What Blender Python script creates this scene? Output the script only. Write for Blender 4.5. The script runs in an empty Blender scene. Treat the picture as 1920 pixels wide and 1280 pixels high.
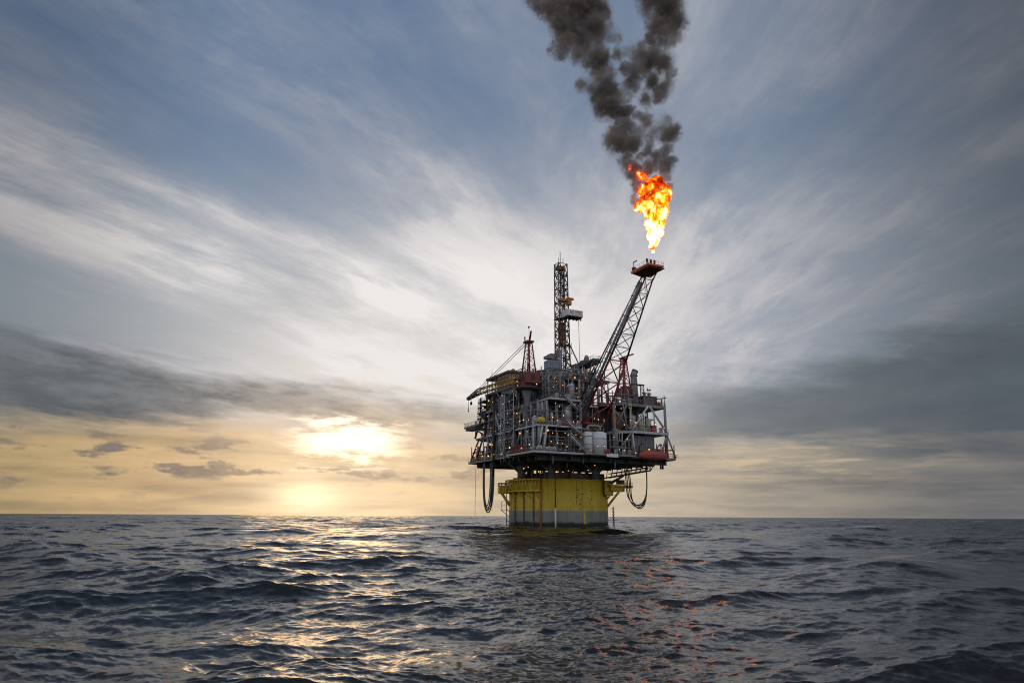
import bpy, math, random
import numpy as np
from mathutils import Vector, Matrix

# ---------------------------------------------------------------- camera, exposure
S = bpy.context.scene
C = S.collection
R = math.radians
CAM_H = 4.0
cd = bpy.data.cameras.new('camera')
cam = bpy.data.objects.new('camera', cd); C.objects.link(cam)
cd.sensor_width = 36.0; cd.lens = 24.0
cd.clip_start = 0.5; cd.clip_end = 90000.0
PITCH = math.atan(327 / 1280)
cam.location = (0, 0, CAM_H)
cam.matrix_world = Matrix.Translation((0, 0, CAM_H)) @ Matrix.Rotation(math.pi / 2 + PITCH, 4, 'X') @ Matrix.Rotation(R(0.3), 4, 'Z')
S.camera = cam
S.view_settings.view_transform = 'Standard'
S.view_settings.look = 'None'
S.view_settings.exposure = 0.0
S.view_settings.gamma = 1.0
S.cycles.max_bounces = 8
S.cycles.volume_bounces = 1
S.cycles.transparent_max_bounces = 16
S.cycles.use_denoising = True
S.cycles.sample_clamp_indirect = 6.0
S.cycles.filter_width = 1.1
S.cycles.volume_step_rate = 1.0
S.cycles.volume_max_steps = 512

# ---------------------------------------------------------------- node helper
class NT:
    def __init__(s, tree):
        s.t = tree; tree.nodes.clear()
    def n(s, typ, **kw):
        nd = s.t.nodes.new(typ)
        for k, v in kw.items(): setattr(nd, k, v)
        return nd
    def put(s, sock, v):
        if v is None: return
        if isinstance(v, bpy.types.NodeSocket): s.t.links.new(v, sock)
        else:
            if sock.type == 'RGBA' and not hasattr(v, '__len__'): v = (v, v, v, 1)
            if sock.type == 'RGBA' and len(v) == 3: v = (*v, 1)
            if sock.type == 'VECTOR' and not hasattr(v, '__len__'): v = (v, v, v)
            sock.default_value = v
    def m(s, op, a, b=None, c=None, clamp=False):
        nd = s.n('ShaderNodeMath', operation=op, use_clamp=clamp)
        for i, v in enumerate((a, b, c)): s.put(nd.inputs[i], v)
        return nd.outputs[0]
    def v(s, op, a, b=None, scale=None):
        nd = s.n('ShaderNodeVectorMath', operation=op)
        s.put(nd.inputs[0], a); s.put(nd.inputs[1], b)
        if scale is not None: s.put(nd.inputs['Scale'], scale)
        return nd.outputs['Value'] if op in ('LENGTH', 'DISTANCE', 'DOT_PRODUCT') else nd.outputs[0]
    def xyz(s, x, y, z):
        nd = s.n('ShaderNodeCombineXYZ')
        for i, v in enumerate((x, y, z)): s.put(nd.inputs[i], v)
        return nd.outputs[0]
    def sep(s, v):
        nd = s.n('ShaderNodeSeparateXYZ'); s.put(nd.inputs[0], v)
        return nd.outputs
    def ss(s, x, a, b, lo=0.0, hi=1.0):            # smooth step a..b
        nd = s.n('ShaderNodeMapRange', interpolation_type='SMOOTHSTEP')
        s.put(nd.inputs[0], x); s.put(nd.inputs[1], a); s.put(nd.inputs[2], b); s.put(nd.inputs[3], lo); s.put(nd.inputs[4], hi)
        return nd.outputs[0]
    def ln(s, x, a, b, lo=0.0, hi=1.0):
        nd = s.n('ShaderNodeMapRange')
        s.put(nd.inputs[0], x); s.put(nd.inputs[1], a); s.put(nd.inputs[2], b); s.put(nd.inputs[3], lo); s.put(nd.inputs[4], hi)
        return nd.outputs[0]
    def noise(s, vec, scale, detail=4, rough=0.5, dist=0.0, col=False, lac=2.0):
        nd = s.n('ShaderNodeTexNoise')
        s.put(nd.inputs['Vector'], vec); s.put(nd.inputs['Scale'], scale); s.put(nd.inputs['Detail'], detail)
        s.put(nd.inputs['Roughness'], rough); s.put(nd.inputs['Distortion'], dist); s.put(nd.inputs['Lacunarity'], lac)
        return nd.outputs['Color' if col else 'Fac']
    def mix(s, f, a, b):
        nd = s.n('ShaderNodeMix', data_type='RGBA')
        s.put(nd.inputs[0], f); s.put(nd.inputs[6], a); s.put(nd.inputs[7], b)
        return nd.outputs[2]
    def add(s, a, b, f=1.0):
        nd = s.n('ShaderNodeMix', data_type='RGBA', blend_type='ADD')
        s.put(nd.inputs[0], f); s.put(nd.inputs[6], a); s.put(nd.inputs[7], b)
        return nd.outputs[2]
    def mul(s, a, b, f=1.0):
        nd = s.n('ShaderNodeMix', data_type='RGBA', blend_type='MULTIPLY')
        s.put(nd.inputs[0], f); s.put(nd.inputs[6], a); s.put(nd.inputs[7], b)
        return nd.outputs[2]
    def ramp(s, x, stops):
        nd = s.n('ShaderNodeValToRGB'); s.put(nd.inputs[0], x)
        el = nd.color_ramp.elements
        while len(el) < len(stops): el.new(0.5)
        for e, (p, c) in zip(el, stops): e.position = p; e.color = (*c, 1) if len(c) == 3 else c
        return nd.outputs[0]
    def gauss(s, x, c, w):                          # exp(-((x-c)/w)^2)
        q = s.m('DIVIDE', s.m('SUBTRACT', x, c), w)
        return s.m('EXPONENT', s.m('MULTIPLY', s.m('MULTIPLY', q, q), -1.0))

# ---------------------------------------------------------------- sky
SUN_AZ, SUN_EL = -13.9, 5.6                         # degrees from +Y towards +X, degrees above the horizon
W = bpy.data.worlds.new('World'); S.world = W; W.use_nodes = True
n = NT(W.node_tree)
out = n.n('ShaderNodeOutputWorld'); bg = n.n('ShaderNodeBackground')
W.node_tree.links.new(bg.outputs[0], out.inputs[0])
d = n.v('NORMALIZE', n.n('ShaderNodeTexCoord').outputs['Generated'])
x, y, z = n.sep(d)
DEG = 57.29578
el = n.m('MULTIPLY', n.m('ARCSINE', z), DEG)
az = n.m('MULTIPLY', n.m('ARCTAN2', x, y), DEG)
nish = n.n('ShaderNodeTexSky', sky_type='NISHITA')
nish.sun_disc = False; nish.sun_elevation = R(SUN_EL); nish.sun_rotation = R(SUN_AZ)
nish.air_density = 1.0; nish.dust_density = 1.5; nish.ozone_density = 2.0
clear = n.mul(nish.outputs[0], (0.10, 0.10, 0.10))
# blue of the gaps between the cirrus
front = n.ss(y, -0.3, 0.5)
blue = n.mix(n.ss(az, -30, 20), (0.090, 0.165, 0.32), (0.165, 0.225, 0.345))
blue = n.mix(n.ss(el, 12, 34), (0.30, 0.36, 0.43), blue)
blue = n.add(n.mul(blue, (0.84, 0.83, 0.80)), clear, 0.25)
# planar cloud coordinates, s along the streaks (they run to a point behind the platform), t across
zz = n.m('ADD', n.m('MAXIMUM', z, 0.0), 0.07)
qx = n.m('DIVIDE', x, zz); qy = n.m('DIVIDE', y, zz)
def cirrus(deg, seed):
    ca, sa = math.cos(R(deg)), math.sin(R(deg))
    cs = n.m('ADD', n.m('MULTIPLY', qx, sa), n.m('MULTIPLY', qy, ca))
    ct = n.m('SUBTRACT', n.m('MULTIPLY', qx, ca), n.m('MULTIPLY', qy, sa))
    warp = n.noise(n.xyz(cs, ct, seed), 0.42, 3, 0.5)
    ctw = n.m('ADD', ct, n.m('MULTIPLY', n.m('SUBTRACT', warp, 0.5), 0.8))
    a = n.noise(n.xyz(n.m('MULTIPLY', cs, 0.26), ctw, 3.1 + seed), 1.15, 5, 0.55)
    b = n.noise(n.xyz(n.m('MULTIPLY', cs, 0.34), n.m('ADD', ctw, n.m('MULTIPLY', cs, 0.07)), 7.7 + seed), 2.9, 10, 0.68, 0.0)
    c = n.noise(n.xyz(n.m('MULTIPLY', cs, 0.8), ctw, 1.3 + seed), 1.2, 8, 0.64)
    q = n.noise(n.xyz(n.m('MULTIPLY', cs, 0.20), ctw, 13.0 + seed), 1.3, 7, 0.6)
    q = n.m('SUBTRACT', 1.0, n.m('ABSOLUTE', n.m('MULTIPLY', n.m('SUBTRACT', q, 0.5), 4.6)))
    f = n.m('MULTIPLY', n.m('POWER', n.m('MAXIMUM', q, 0.0), 2.4), n.ss(c, 0.32, 0.62))
    return a, b, c, f
LA, RA = cirrus(30, 0.0), cirrus(-6, 40.0)
wr = n.ss(n.m('ADD', az, n.m('MULTIPLY', n.m('SUBTRACT', n.noise(d, 3.0, 3, 0.5), 0.5), 20.0)), -6, 16)
def lr(a, b): return n.m('ADD', n.m('MULTIPLY', a, n.m('SUBTRACT', 1.0, wr)), n.m('MULTIPLY', b, wr))
st1, st2, st3, fil = [lr(LA[k], RA[k]) for k in range(4)]
# how strongly the veil is lit: brightest above the sun towards the middle of the view
gl = n.m('MULTIPLY', n.gauss(n.m('SUBTRACT', az, n.m('MULTIPLY', n.m('SUBTRACT', el, 17.0), 0.15)), -4.0, 22.0), n.gauss(el, 13.5, 12.5))
gl2 = n.m('MULTIPLY', n.gauss(az, -24.0, 22.0), n.gauss(n.m('ADD', el, n.m('MULTIPLY', az, 0.22)), 12.5, 6.5))
lit = n.m('MULTIPLY', n.m('MAXIMUM', gl, n.m('MULTIPLY', gl2, 0.62)), 1.08)
veil = n.ramp(n.m('ADD', lit, n.m('MULTIPLY_ADD', n.m('SUBTRACT', st2, 0.5), 0.6, n.m('MULTIPLY', fil, 0.22))), [(0.0, (0.24, 0.285, 0.36)), (0.30, (0.38, 0.40, 0.455)), (0.62, (0.62, 0.60, 0.61)), (1.0, (0.86, 0.82, 0.80))])
cov = n.m('ADD', n.m('ADD', n.m('MULTIPLY_ADD', lit, 0.58, 0.20), n.m('MULTIPLY', fil, 0.55)), n.m('MULTIPLY', n.m('SUBTRACT', st1, 0.5), 1.7))
cov = n.m('ADD', cov, n.m('MULTIPLY', n.m('SUBTRACT', st2, 0.5), 1.7))
cov = n.m('ADD', cov, n.m('MULTIPLY', n.m('SUBTRACT', st3, 0.5), 1.1))
cov = n.m('ADD', cov, n.ss(az, -5, 30, 0.0, 0.25), clamp=True)
sky = n.mix(cov, blue, veil)
# the sky thickens and darkens to both sides
side = n.m('MULTIPLY', n.ss(az, 17, 43, 1.0, 0.40), n.ss(n.m('ADD', az, n.m('MULTIPLY', el, 0.1)), -38, -20, 0.66, 1.0))
side = n.m('MAXIMUM', side, n.ss(y, 0.55, 0.1, 0.0, 0.8))
sky = n.mul(sky, n.xyz(side, side, side))
# yellow evening light low over the horizon
azs = n.m('ABSOLUTE', n.m('SUBTRACT', az, SUN_AZ))
low = n.mix(n.ss(az, -18, 6), (0.635, 0.435, 0.23), (0.59, 0.49, 0.365))
low = n.mix(n.ss(az, 8, 34), low, (0.185, 0.18, 0.175))
low = n.mix(n.ss(az, -24, -40), low, (0.45, 0.33, 0.17))
low = n.mix(n.m('MULTIPLY', n.gauss(az, -13.5, 9.5), n.gauss(el, 0.5, 6.0)), low, (1.03, 0.76, 0.46))
lown = n.noise(n.xyz(n.m('MULTIPLY', az, 0.07), n.m('MULTIPLY', el, 0.62), 2.0), 1.0, 6, 0.6)
low = n.mul(low, n.ramp(lown, [(0.34, (0.70, 0.72, 0.78)), (0.52, (1.0, 1.0, 1.0)), (0.7, (1.2, 1.17, 1.10))]))
elw = n.m('ADD', el, n.m('MULTIPLY', n.m('SUBTRACT', n.noise(n.xyz(n.m('MULTIPLY', az, 0.05), n.m('MULTIPLY', el, 0.30), 4.0), 1.0, 6, 0.6), 0.5), 5.5))
sky = n.mix(n.ss(elw, 8.6, 5.0), sky, low)
# long grey banks: one low on the left, one low on the right
bkn = n.noise(n.xyz(n.m('MULTIPLY', az, 0.075), n.m('MULTIPLY', n.m('ADD', el, n.m('MULTIPLY', az, 0.10)), 0.42), 9.0), 1.0, 7, 0.6)
bkn2 = n.noise(n.xyz(n.m('MULTIPLY', az, 0.16), n.m('MULTIPLY', el, 0.5), 5.0), 1.0, 6, 0.62)
bkn3 = n.noise(n.xyz(n.m('MULTIPLY', az, 0.30), n.m('MULTIPLY', n.m('ADD', el, n.m('MULTIPLY', az, 0.12)), 1.1), 21.0), 1.0, 6, 0.62)
elb = n.m('ADD', el, n.m('ADD', n.m('MULTIPLY', n.m('SUBTRACT', bkn, 0.5), 6.5), n.m('MULTIPLY', n.m('SUBTRACT', bkn3, 0.5), 1.6)))
topL = n.ln(az, -37, 0, 12.2, 8.6)
bl = n.m('MULTIPLY', n.ss(n.m('SUBTRACT', topL, elb), -1.2, 1.9), n.ss(elb, n.ln(az, -37, -10, 5.6, 6.4), n.ln(az, -37, -10, 7.6, 8.2)))
bl = n.m('MULTIPLY', bl, n.ss(az, 5.0, -6.0))
br = n.m('MULTIPLY', n.ss(n.m('SUBTRACT', n.ln(az, 12, 38, 9.0, 13.5), elb), -2.2, 2.2), n.ss(elb, 4.2, 6.4))
br = n.m('MULTIPLY', br, n.ss(az, 8.0, 19.0))
bcol = n.mix(n.ss(az, -34, -8), (0.115, 0.13, 0.145), (0.265, 0.24, 0.225))
bcol = n.mul(bcol, n.ramp(bkn2, [(0.3, (0.85, 0.86, 0.87)), (0.7, (1.25, 1.2, 1.13))]))
sky = n.mix(n.m('MULTIPLY', bl, n.ss(n.m('ADD', bkn2, n.m('MULTIPLY', bkn3, 0.5)), 0.60, 0.95, 0.97, 0.70)), sky, bcol)
rcol = n.mul(n.mix(n.ss(az, 12, 36), (0.185, 0.205, 0.22), (0.092, 0.11, 0.13)), n.ramp(bkn2, [(0.3, (0.88, 0.88, 0.9)), (0.7, (1.16, 1.14, 1.1))]))
sky = n.mix(n.m('MULTIPLY', br, 0.94), sky, rcol)
# thin straw-coloured strands on the right under the bank
strn = n.noise(n.xyz(n.m('MULTIPLY', az, 0.13), n.m('MULTIPLY', el, 1.0), 6.0), 1.0, 7, 0.62)
strm = n.m('MULTIPLY', n.m('MULTIPLY', n.ss(strn, 0.46, 0.62), n.gauss(el, 4.2, 1.5)), n.m('MULTIPLY', n.ss(az, 4, 14), n.ss(az, 37, 20)))
sky = n.mix(n.m('MULTIPLY', strm, 0.75), sky, (0.66, 0.52, 0.34))
# small dark cumulus scraps drifting low
cun = n.noise(n.xyz(n.m('MULTIPLY', az, 0.19), n.m('MULTIPLY', el, 0.80), 11.0), 1.0, 2, 0.5)
cud = n.noise(n.xyz(n.m('MULTIPLY', az, 0.9), n.m('MULTIPLY', el, 1.7), 4.4), 1.0, 8, 0.66)
cuf = n.m('ADD', cun, n.m('MULTIPLY', n.m('SUBTRACT', cud, 0.5), 0.42))
cum = n.m('MULTIPLY', n.ss(cuf, 0.505, 0.66), n.m('MULTIPLY', n.gauss(el, 4.0, 2.4), n.ss(az, 14, -6)))
cum = n.m('MULTIPLY', cum, 1.25, clamp=True)
ccol = n.mix(n.ss(az, -34, -14), (0.13, 0.125, 0.13), (0.40, 0.30, 0.215))
rim = n.m('MULTIPLY', n.m('MULTIPLY', cum, n.m('SUBTRACT', 1.0, cum)), n.gauss(az, -14, 11))
sky = n.mix(n.m('MULTIPLY', cum, 0.85), sky, n.mul(ccol, n.ramp(cud, [(0.35, (0.8, 0.8, 0.82)), (0.65, (1.3, 1.25, 1.2))])))
sky = n.add(sky, n.mul((0.55, 0.42, 0.24), n.xyz(rim, rim, rim)))
# the sun behind the cloud, and the second gleam below it
gn = n.m('ADD', n.m('MULTIPLY', n.m('SUBTRACT', bkn2, 0.5), 2.6), n.m('MULTIPLY', n.m('SUBTRACT', lown, 0.5), 2.6))
gh = n.noise(n.xyz(n.m('MULTIPLY', az, 0.32), n.m('MULTIPLY', el, 1.3), 12.0), 1.0, 6, 0.62)
gn = n.m('ADD', gn, n.m('MULTIPLY', n.m('SUBTRACT', gh, 0.5), 10.0))
gx = n.m('DIVIDE', n.m('SUBTRACT', az, -13.4), 3.1); gy = n.m('DIVIDE', n.m('SUBTRACT', n.m('ADD', el, n.m('MULTIPLY', gn, 0.7)), 5.75), 1.15)
gr = n.m('SQRT', n.m('ADD', n.m('MULTIPLY', gx, gx), n.m('MULTIPLY', gy, gy)))
core = n.ss(gr, 2.0, 0.1)
hx = n.m('DIVIDE', n.m('SUBTRACT', az, -13.2), 7.5); hy = n.m('DIVIDE', n.m('SUBTRACT', n.m('ADD', el, n.m('MULTIPLY', gn, 0.9)), 5.7), 3.0)
halo = n.m('EXPONENT', n.m('MULTIPLY', n.m('ADD', n.m('MULTIPLY', hx, hx), n.m('MULTIPLY', hy, hy)), -1.0))
sky = n.mix(n.m('MULTIPLY', halo, 0.6), sky, (0.97, 0.74, 0.50))
sky = n.add(sky, n.mul((1.25, 1.05, 0.76), n.xyz(core, core, core)))
g2 = n.m('MULTIPLY', n.gauss(az, -16.4, 2.6), n.gauss(el, 1.4, 1.2))
sky = n.add(sky, n.mul((0.5, 0.41, 0.27), n.xyz(g2, g2, g2)))
# even grey evening cloud behind the viewer; nothing but dark water below the horizon
sky = n.mix(front, n.add((0.52, 0.53, 0.57), clear, 0.3), sky)
sky = n.mix(n.ss(el, -0.6, -0.1), (0.03, 0.035, 0.045), sky)
W.node_tree.links.new(sky, bg.inputs[0]); bg.inputs[1].default_value = 1.0

# ---------------------------------------------------------------- sun, veiled by cloud
sd = bpy.data.lights.new('sun', 'SUN'); sd.energy = 0.11; sd.angle = R(14); sd.color = (1.0, 0.60, 0.24)
sun = bpy.data.objects.new('sun', sd); C.objects.link(sun)
sv = Vector((math.sin(R(SUN_AZ)) * math.cos(R(SUN_EL)), math.cos(R(SUN_AZ)) * math.cos(R(SUN_EL)), math.sin(R(SUN_EL))))
sun.rotation_euler = sv.to_track_quat('Z', 'Y').to_euler()

# ---------------------------------------------------------------- sea
def fft_tile(N, L, lmin, lmax, wdir, sharp, rms, seed, chop):
    rs = np.random.RandomState(seed)
    k1 = 2 * math.pi * np.fft.fftfreq(N, L / N)
    kx, ky = np.meshgrid(k1, k1, indexing='ij')
    k = np.hypot(kx, ky); k[0, 0] = 1e9
    lam = 2 * math.pi / k
    band = (1 / (1 + (lam / lmax) ** 6)) * (1 / (1 + (lmin / lam) ** 6))
    ang = np.cos(np.arctan2(ky, kx) - math.atan2(wdir[1], wdir[0]))
    sp = 0.12 + np.abs(ang) ** sharp
    P = np.sqrt(band * sp / k ** 3.7)
    h0 = (rs.randn(N, N) + 1j * rs.randn(N, N)) * P
    h0[0, 0] = 0
    h = np.fft.ifft2(h0).real
    s = rms / h.std()
    dx = np.fft.ifft2(1j * kx / k * h0).real * s * chop
    dy = np.fft.ifft2(1j * ky / k * h0).real * s * chop
    return h * s, dx, dy, L
def sample(tile, X, Y):
    h, dx, dy, L = tile; N = h.shape[0]
    fx = (X / L * N) % N; fy = (Y / L * N) % N
    i = fx.astype(int); j = fy.astype(int); a = fx - i; b = fy - j
    a = a * a * (3 - 2 * a) * 0.35 + a * 0.65; b = b * b * (3 - 2 * b) * 0.35 + b * 0.65
    i %= N; j %= N; i2 = (i + 1) % N; j2 = (j + 1) % N
    return [f[i, j] * (1 - a) * (1 - b) + f[i2, j] * a * (1 - b) + f[i, j2] * (1 - a) * b + f[i2, j2] * a * b for f in (h, dx, dy)]
TILES = [(fft_tile(512, 331.0, 8, 95, (0.34, -0.94), 4, 0.62, 11, 1.5), 1e9, 2e9),
         (fft_tile(512, 71.0, 1.6, 17, (0.10, -0.99), 2.5, 0.170, 5, 1.5), 320, 1500),
         (fft_tile(512, 13.7, 0.16, 2.2, (-0.2, -0.98), 1.2, 0.027, 8, 1.4), 50, 190)]
def patches(X, Y):
    # a smooth current line off to the right, and the boat's churned wash straight ahead
    ax, ay, bx, by = 47.0, 138.0, 29.0, 42.0
    t = np.clip(((X - ax) * (bx - ax) + (Y - ay) * (by - ay)) / ((bx - ax) ** 2 + (by - ay) ** 2), -0.15, 1.15)
    dd = np.hypot(X - ax - t * (bx - ax), Y - ay - t * (by - ay)) + 1.6 * np.sin(X / 3.1 + 1.4 * np.sin(Y / 4.3)) + 1.1 * np.sin(Y / 2.2)
    line = np.exp(-(dd / 3.6) ** 2)
    wx = (X - 0.055 * Y - 1.2) / (2.5 + 0.085 * Y) + 0.25 * np.sin(Y / 5.7) + 0.15 * np.sin(Y / 2.3 + X)
    wash = np.exp(-wx ** 2) * np.clip((95 - Y) / 40, 0, 1) * (Y > 0)
    return line, wash
def sea_field(X, Y):
    r = np.hypot(X, Y); dz = np.zeros_like(X); ddx = np.zeros_like(X); ddy = np.zeros_like(X)
    rig = np.hypot(X - 18, Y - 267)
    calm = 0.9 + 0.1 * np.clip((rig - 18) / 40, 0, 1)
    line, wash = patches(X, Y)
    for k, (t, r0, r1) in enumerate(TILES):
        w = np.clip((r1 - r) / (r1 - r0), 0.0, 1.0) if r1 < 1e9 else np.ones_like(r)
        if k == 1: w = np.maximum(w, 0.25 * (r < 3500))
        a = sample(t, X + 37 * k, Y + 91 * k)
        # a gusty, patchy chop
        g = 0.75 + 0.35 * np.sin(X / 41 + 1.3 * np.sin(Y / 57) + k) * np.sin(Y / 33 + 0.7 * np.sin(X / 71)) if k else 1.0
        w = w * g * (calm if k < 2 else 1.0) * ((1.0, 1 - .75 * line, 1 - .85 * line)[k]) * ((1.0, 1 - .45 * wash, 1 + .35 * wash)[k])
        dz += a[0] * w; ddx += a[1] * w; ddy += a[2] * w
    return dz, ddx, ddy
def grid_faces(nr, nc, off):
    a = (np.arange(nr - 1)[:, None] * nc + np.arange(nc - 1)[None, :]).ravel() + off
    return np.stack([a, a + 1, a + nc + 1, a + nc], 1)
r_in = 6.0 * np.exp(np.arange(1700) * 0.00382)
r_out = np.geomspace(r_in[-1] * 1.03, 70000, 40)
rr = np.concatenate([r_in, r_out])
tt = np.linspace(R(-54), R(54), 740)
Rg, Tg = np.meshgrid(rr, tt, indexing='ij')
X0 = (Rg * np.sin(Tg)).ravel(); Y0 = (Rg * np.cos(Tg)).ravel()
Zs, Dx, Dy = sea_field(X0, Y0)
far = np.clip((9000 - np.hypot(X0, Y0)) / 5000, 0, 1)
V1 = np.stack([X0 + Dx * far, Y0 + Dy * far, Zs * far], 1)
F1 = grid_faces(len(rr), len(tt), 0)
# the rest of the circle, behind and beside the viewer, coarser
rb = np.geomspace(6.0, 70000, 150); tb = np.linspace(R(54), R(306), 200)
Rb, Tb = np.meshgrid(rb, tb, indexing='ij')
Xb = (Rb * np.sin(Tb)).ravel(); Yb = (Rb * np.cos(Tb)).ravel()
zb, xb, yb = sea_field(Xb, Yb); fb = np.clip((2000 - np.hypot(Xb, Yb)) / 1500, 0, 1)
V2 = np.stack([Xb, Yb, zb * fb], 1)
F2 = grid_faces(len(rb), len(tb), len(V1))
tc = np.linspace(0, 2 * math.pi, 60)
rc = np.linspace(0.01, 6.3, 30); Rc, Tc = np.meshgrid(rc, tc, indexing='ij')
Xc = (Rc * np.sin(Tc)).ravel(); Yc = (Rc * np.cos(Tc)).ravel(); zc, xc, yc = sea_field(Xc, Yc)
V3 = np.stack([Xc, Yc, zc], 1); F3 = grid_faces(len(rc), len(tc), len(V1) + len(V2))
VV = np.concatenate([V1, V2, V3]); FF = np.concatenate([F1, F2, F3])[:, ::-1]
me = bpy.data.meshes.new('sea')
me.vertices.add(len(VV)); me.vertices.foreach_set('co', VV.astype(np.float32).ravel())
me.loops.add(FF.size); me.loops.foreach_set('vertex_index', FF.astype(np.int32).ravel())
me.polygons.add(len(FF)); me.polygons.foreach_set('loop_start', np.arange(0, FF.size, 4, dtype=np.int32))
me.polygons.foreach_set('loop_total', np.full(len(FF), 4, dtype=np.int32))
me.update(calc_edges=True)
me.polygons.foreach_set('use_smooth', np.ones(len(FF), dtype=bool))
ln_, ws_ = patches(VV[:, 0], VV[:, 1])
rg_ = np.hypot(VV[:, 0] - 17.92, VV[:, 1] - 267.02)
fm_ = np.clip((VV[:, 2] - 1.15) / 0.6, 0, 1) * (np.hypot(VV[:, 0], VV[:, 1]) < 900) * 0.9 + np.exp(-((rg_ - 19.4) / 1.6) ** 2) * 0.8
fm_ += 0.75 * np.exp(-(((VV[:, 0] - 12.0) / 3.2) ** 2 + ((VV[:, 1] - 66.0) / 4.0) ** 2)) * np.clip(VV[:, 2] + .4, 0, 1)
for nm_, arr in (('smooth_water', ln_), ('churned_water', ws_), ('foam', fm_)):
    at_ = me.attributes.new(nm_, 'FLOAT', 'POINT'); at_.data.foreach_set('value', arr.astype(np.float32))
sea = bpy.data.objects.new('sea', me); C.objects.link(sea)
sea['kind'] = 'structure'; sea['label'] = 'dark choppy open sea with evening glitter'
mt = bpy.data.materials.new('sea_water'); mt.use_nodes = True
n = NT(mt.node_tree)
out = n.n('ShaderNodeOutputMaterial'); pb = n.n('ShaderNodeBsdfPrincipled')
mt.node_tree.links.new(pb.outputs[0], out.inputs[0])
geo = n.n('ShaderNodeNewGeometry'); P = geo.outputs['Position']
px, py, pz = n.sep(P)
P2 = n.xyz(px, n.m('MULTIPLY', py, 1.35), 0.0)
dist = n.v('LENGTH', n.xyz(px, py, 0.0))
# wind slicks and ruffled patches
slick = n.noise(n.xyz(n.m('MULTIPLY', px, 0.6), py, 0.0), 0.035, 5, 0.6, 0.6)
ruf = n.ss(slick, 0.36, 0.60, 0.35, 1.0)
smw = n.n('ShaderNodeAttribute', attribute_name='smooth_water').outputs['Fac']
chw = n.n('ShaderNodeAttribute', attribute_name='churned_water').outputs['Fac']
ruf = n.m('MULTIPLY', n.m('MULTIPLY', ruf, n.m('MULTIPLY_ADD', smw, -0.8, 1.0)), n.m('MULTIPLY_ADD', chw, 0.7, 1.0))
f1 = n.v('SUBTRACT', n.noise(P2, 1.1, 3, 0.6, 0.3, col=True), (0.5, 0.5, 0.5))
f2 = n.v('SUBTRACT', n.noise(P2, 5.5, 4, 0.65, 0.4, col=True), (0.5, 0.5, 0.5))
f3 = n.v('SUBTRACT', n.noise(P2, 0.22, 3, 0.6, 0.0, col=True), (0.5, 0.5, 0.5))
amp1 = n.m('MULTIPLY', n.ss(dist, 20, 260, 0.18, 0.95), ruf)
amp2 = n.m('MULTIPLY', n.ss(dist, 10, 120, 0.42, 0.45), ruf)
amp3 = n.ss(dist, 60, 900, 0.0, 1.15)
sl = n.v('ADD', n.v('SCALE', f1, scale=amp1), n.v('ADD', n.v('SCALE', f2, scale=amp2), n.v('SCALE', f3, scale=amp3)))
sx, sy, sz = n.sep(sl)
nrm = n.v('NORMALIZE', n.v('ADD', geo.outputs['Normal'], n.xyz(sx, sy, 0.0)))
n.put(pb.inputs['Normal'], nrm)
fo = n.n('ShaderNodeAttribute', attribute_name='foam').outputs['Fac']
fnz = n.noise(n.xyz(px, n.m('MULTIPLY', py, 0.7), pz), 2.2, 7, 0.7, 0.8)
fo = n.ss(n.m('ADD', n.m('MULTIPLY', fo, 0.44), n.m('MULTIPLY', fnz, 0.72)), 0.60, 0.74)
n.put(pb.inputs['Base Color'], n.mix(n.m('MULTIPLY', fo, 0.7), (0.0085, 0.0105, 0.0125), (0.62, 0.64, 0.66)))
n.put(pb.inputs['Roughness'], n.m('MAXIMUM', n.ss(dist, 30, 500, 0.13, 0.22), n.m('MULTIPLY', fo, 0.7)))
n.put(pb.inputs['IOR'], 1.333)
me.materials.append(mt)

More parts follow.
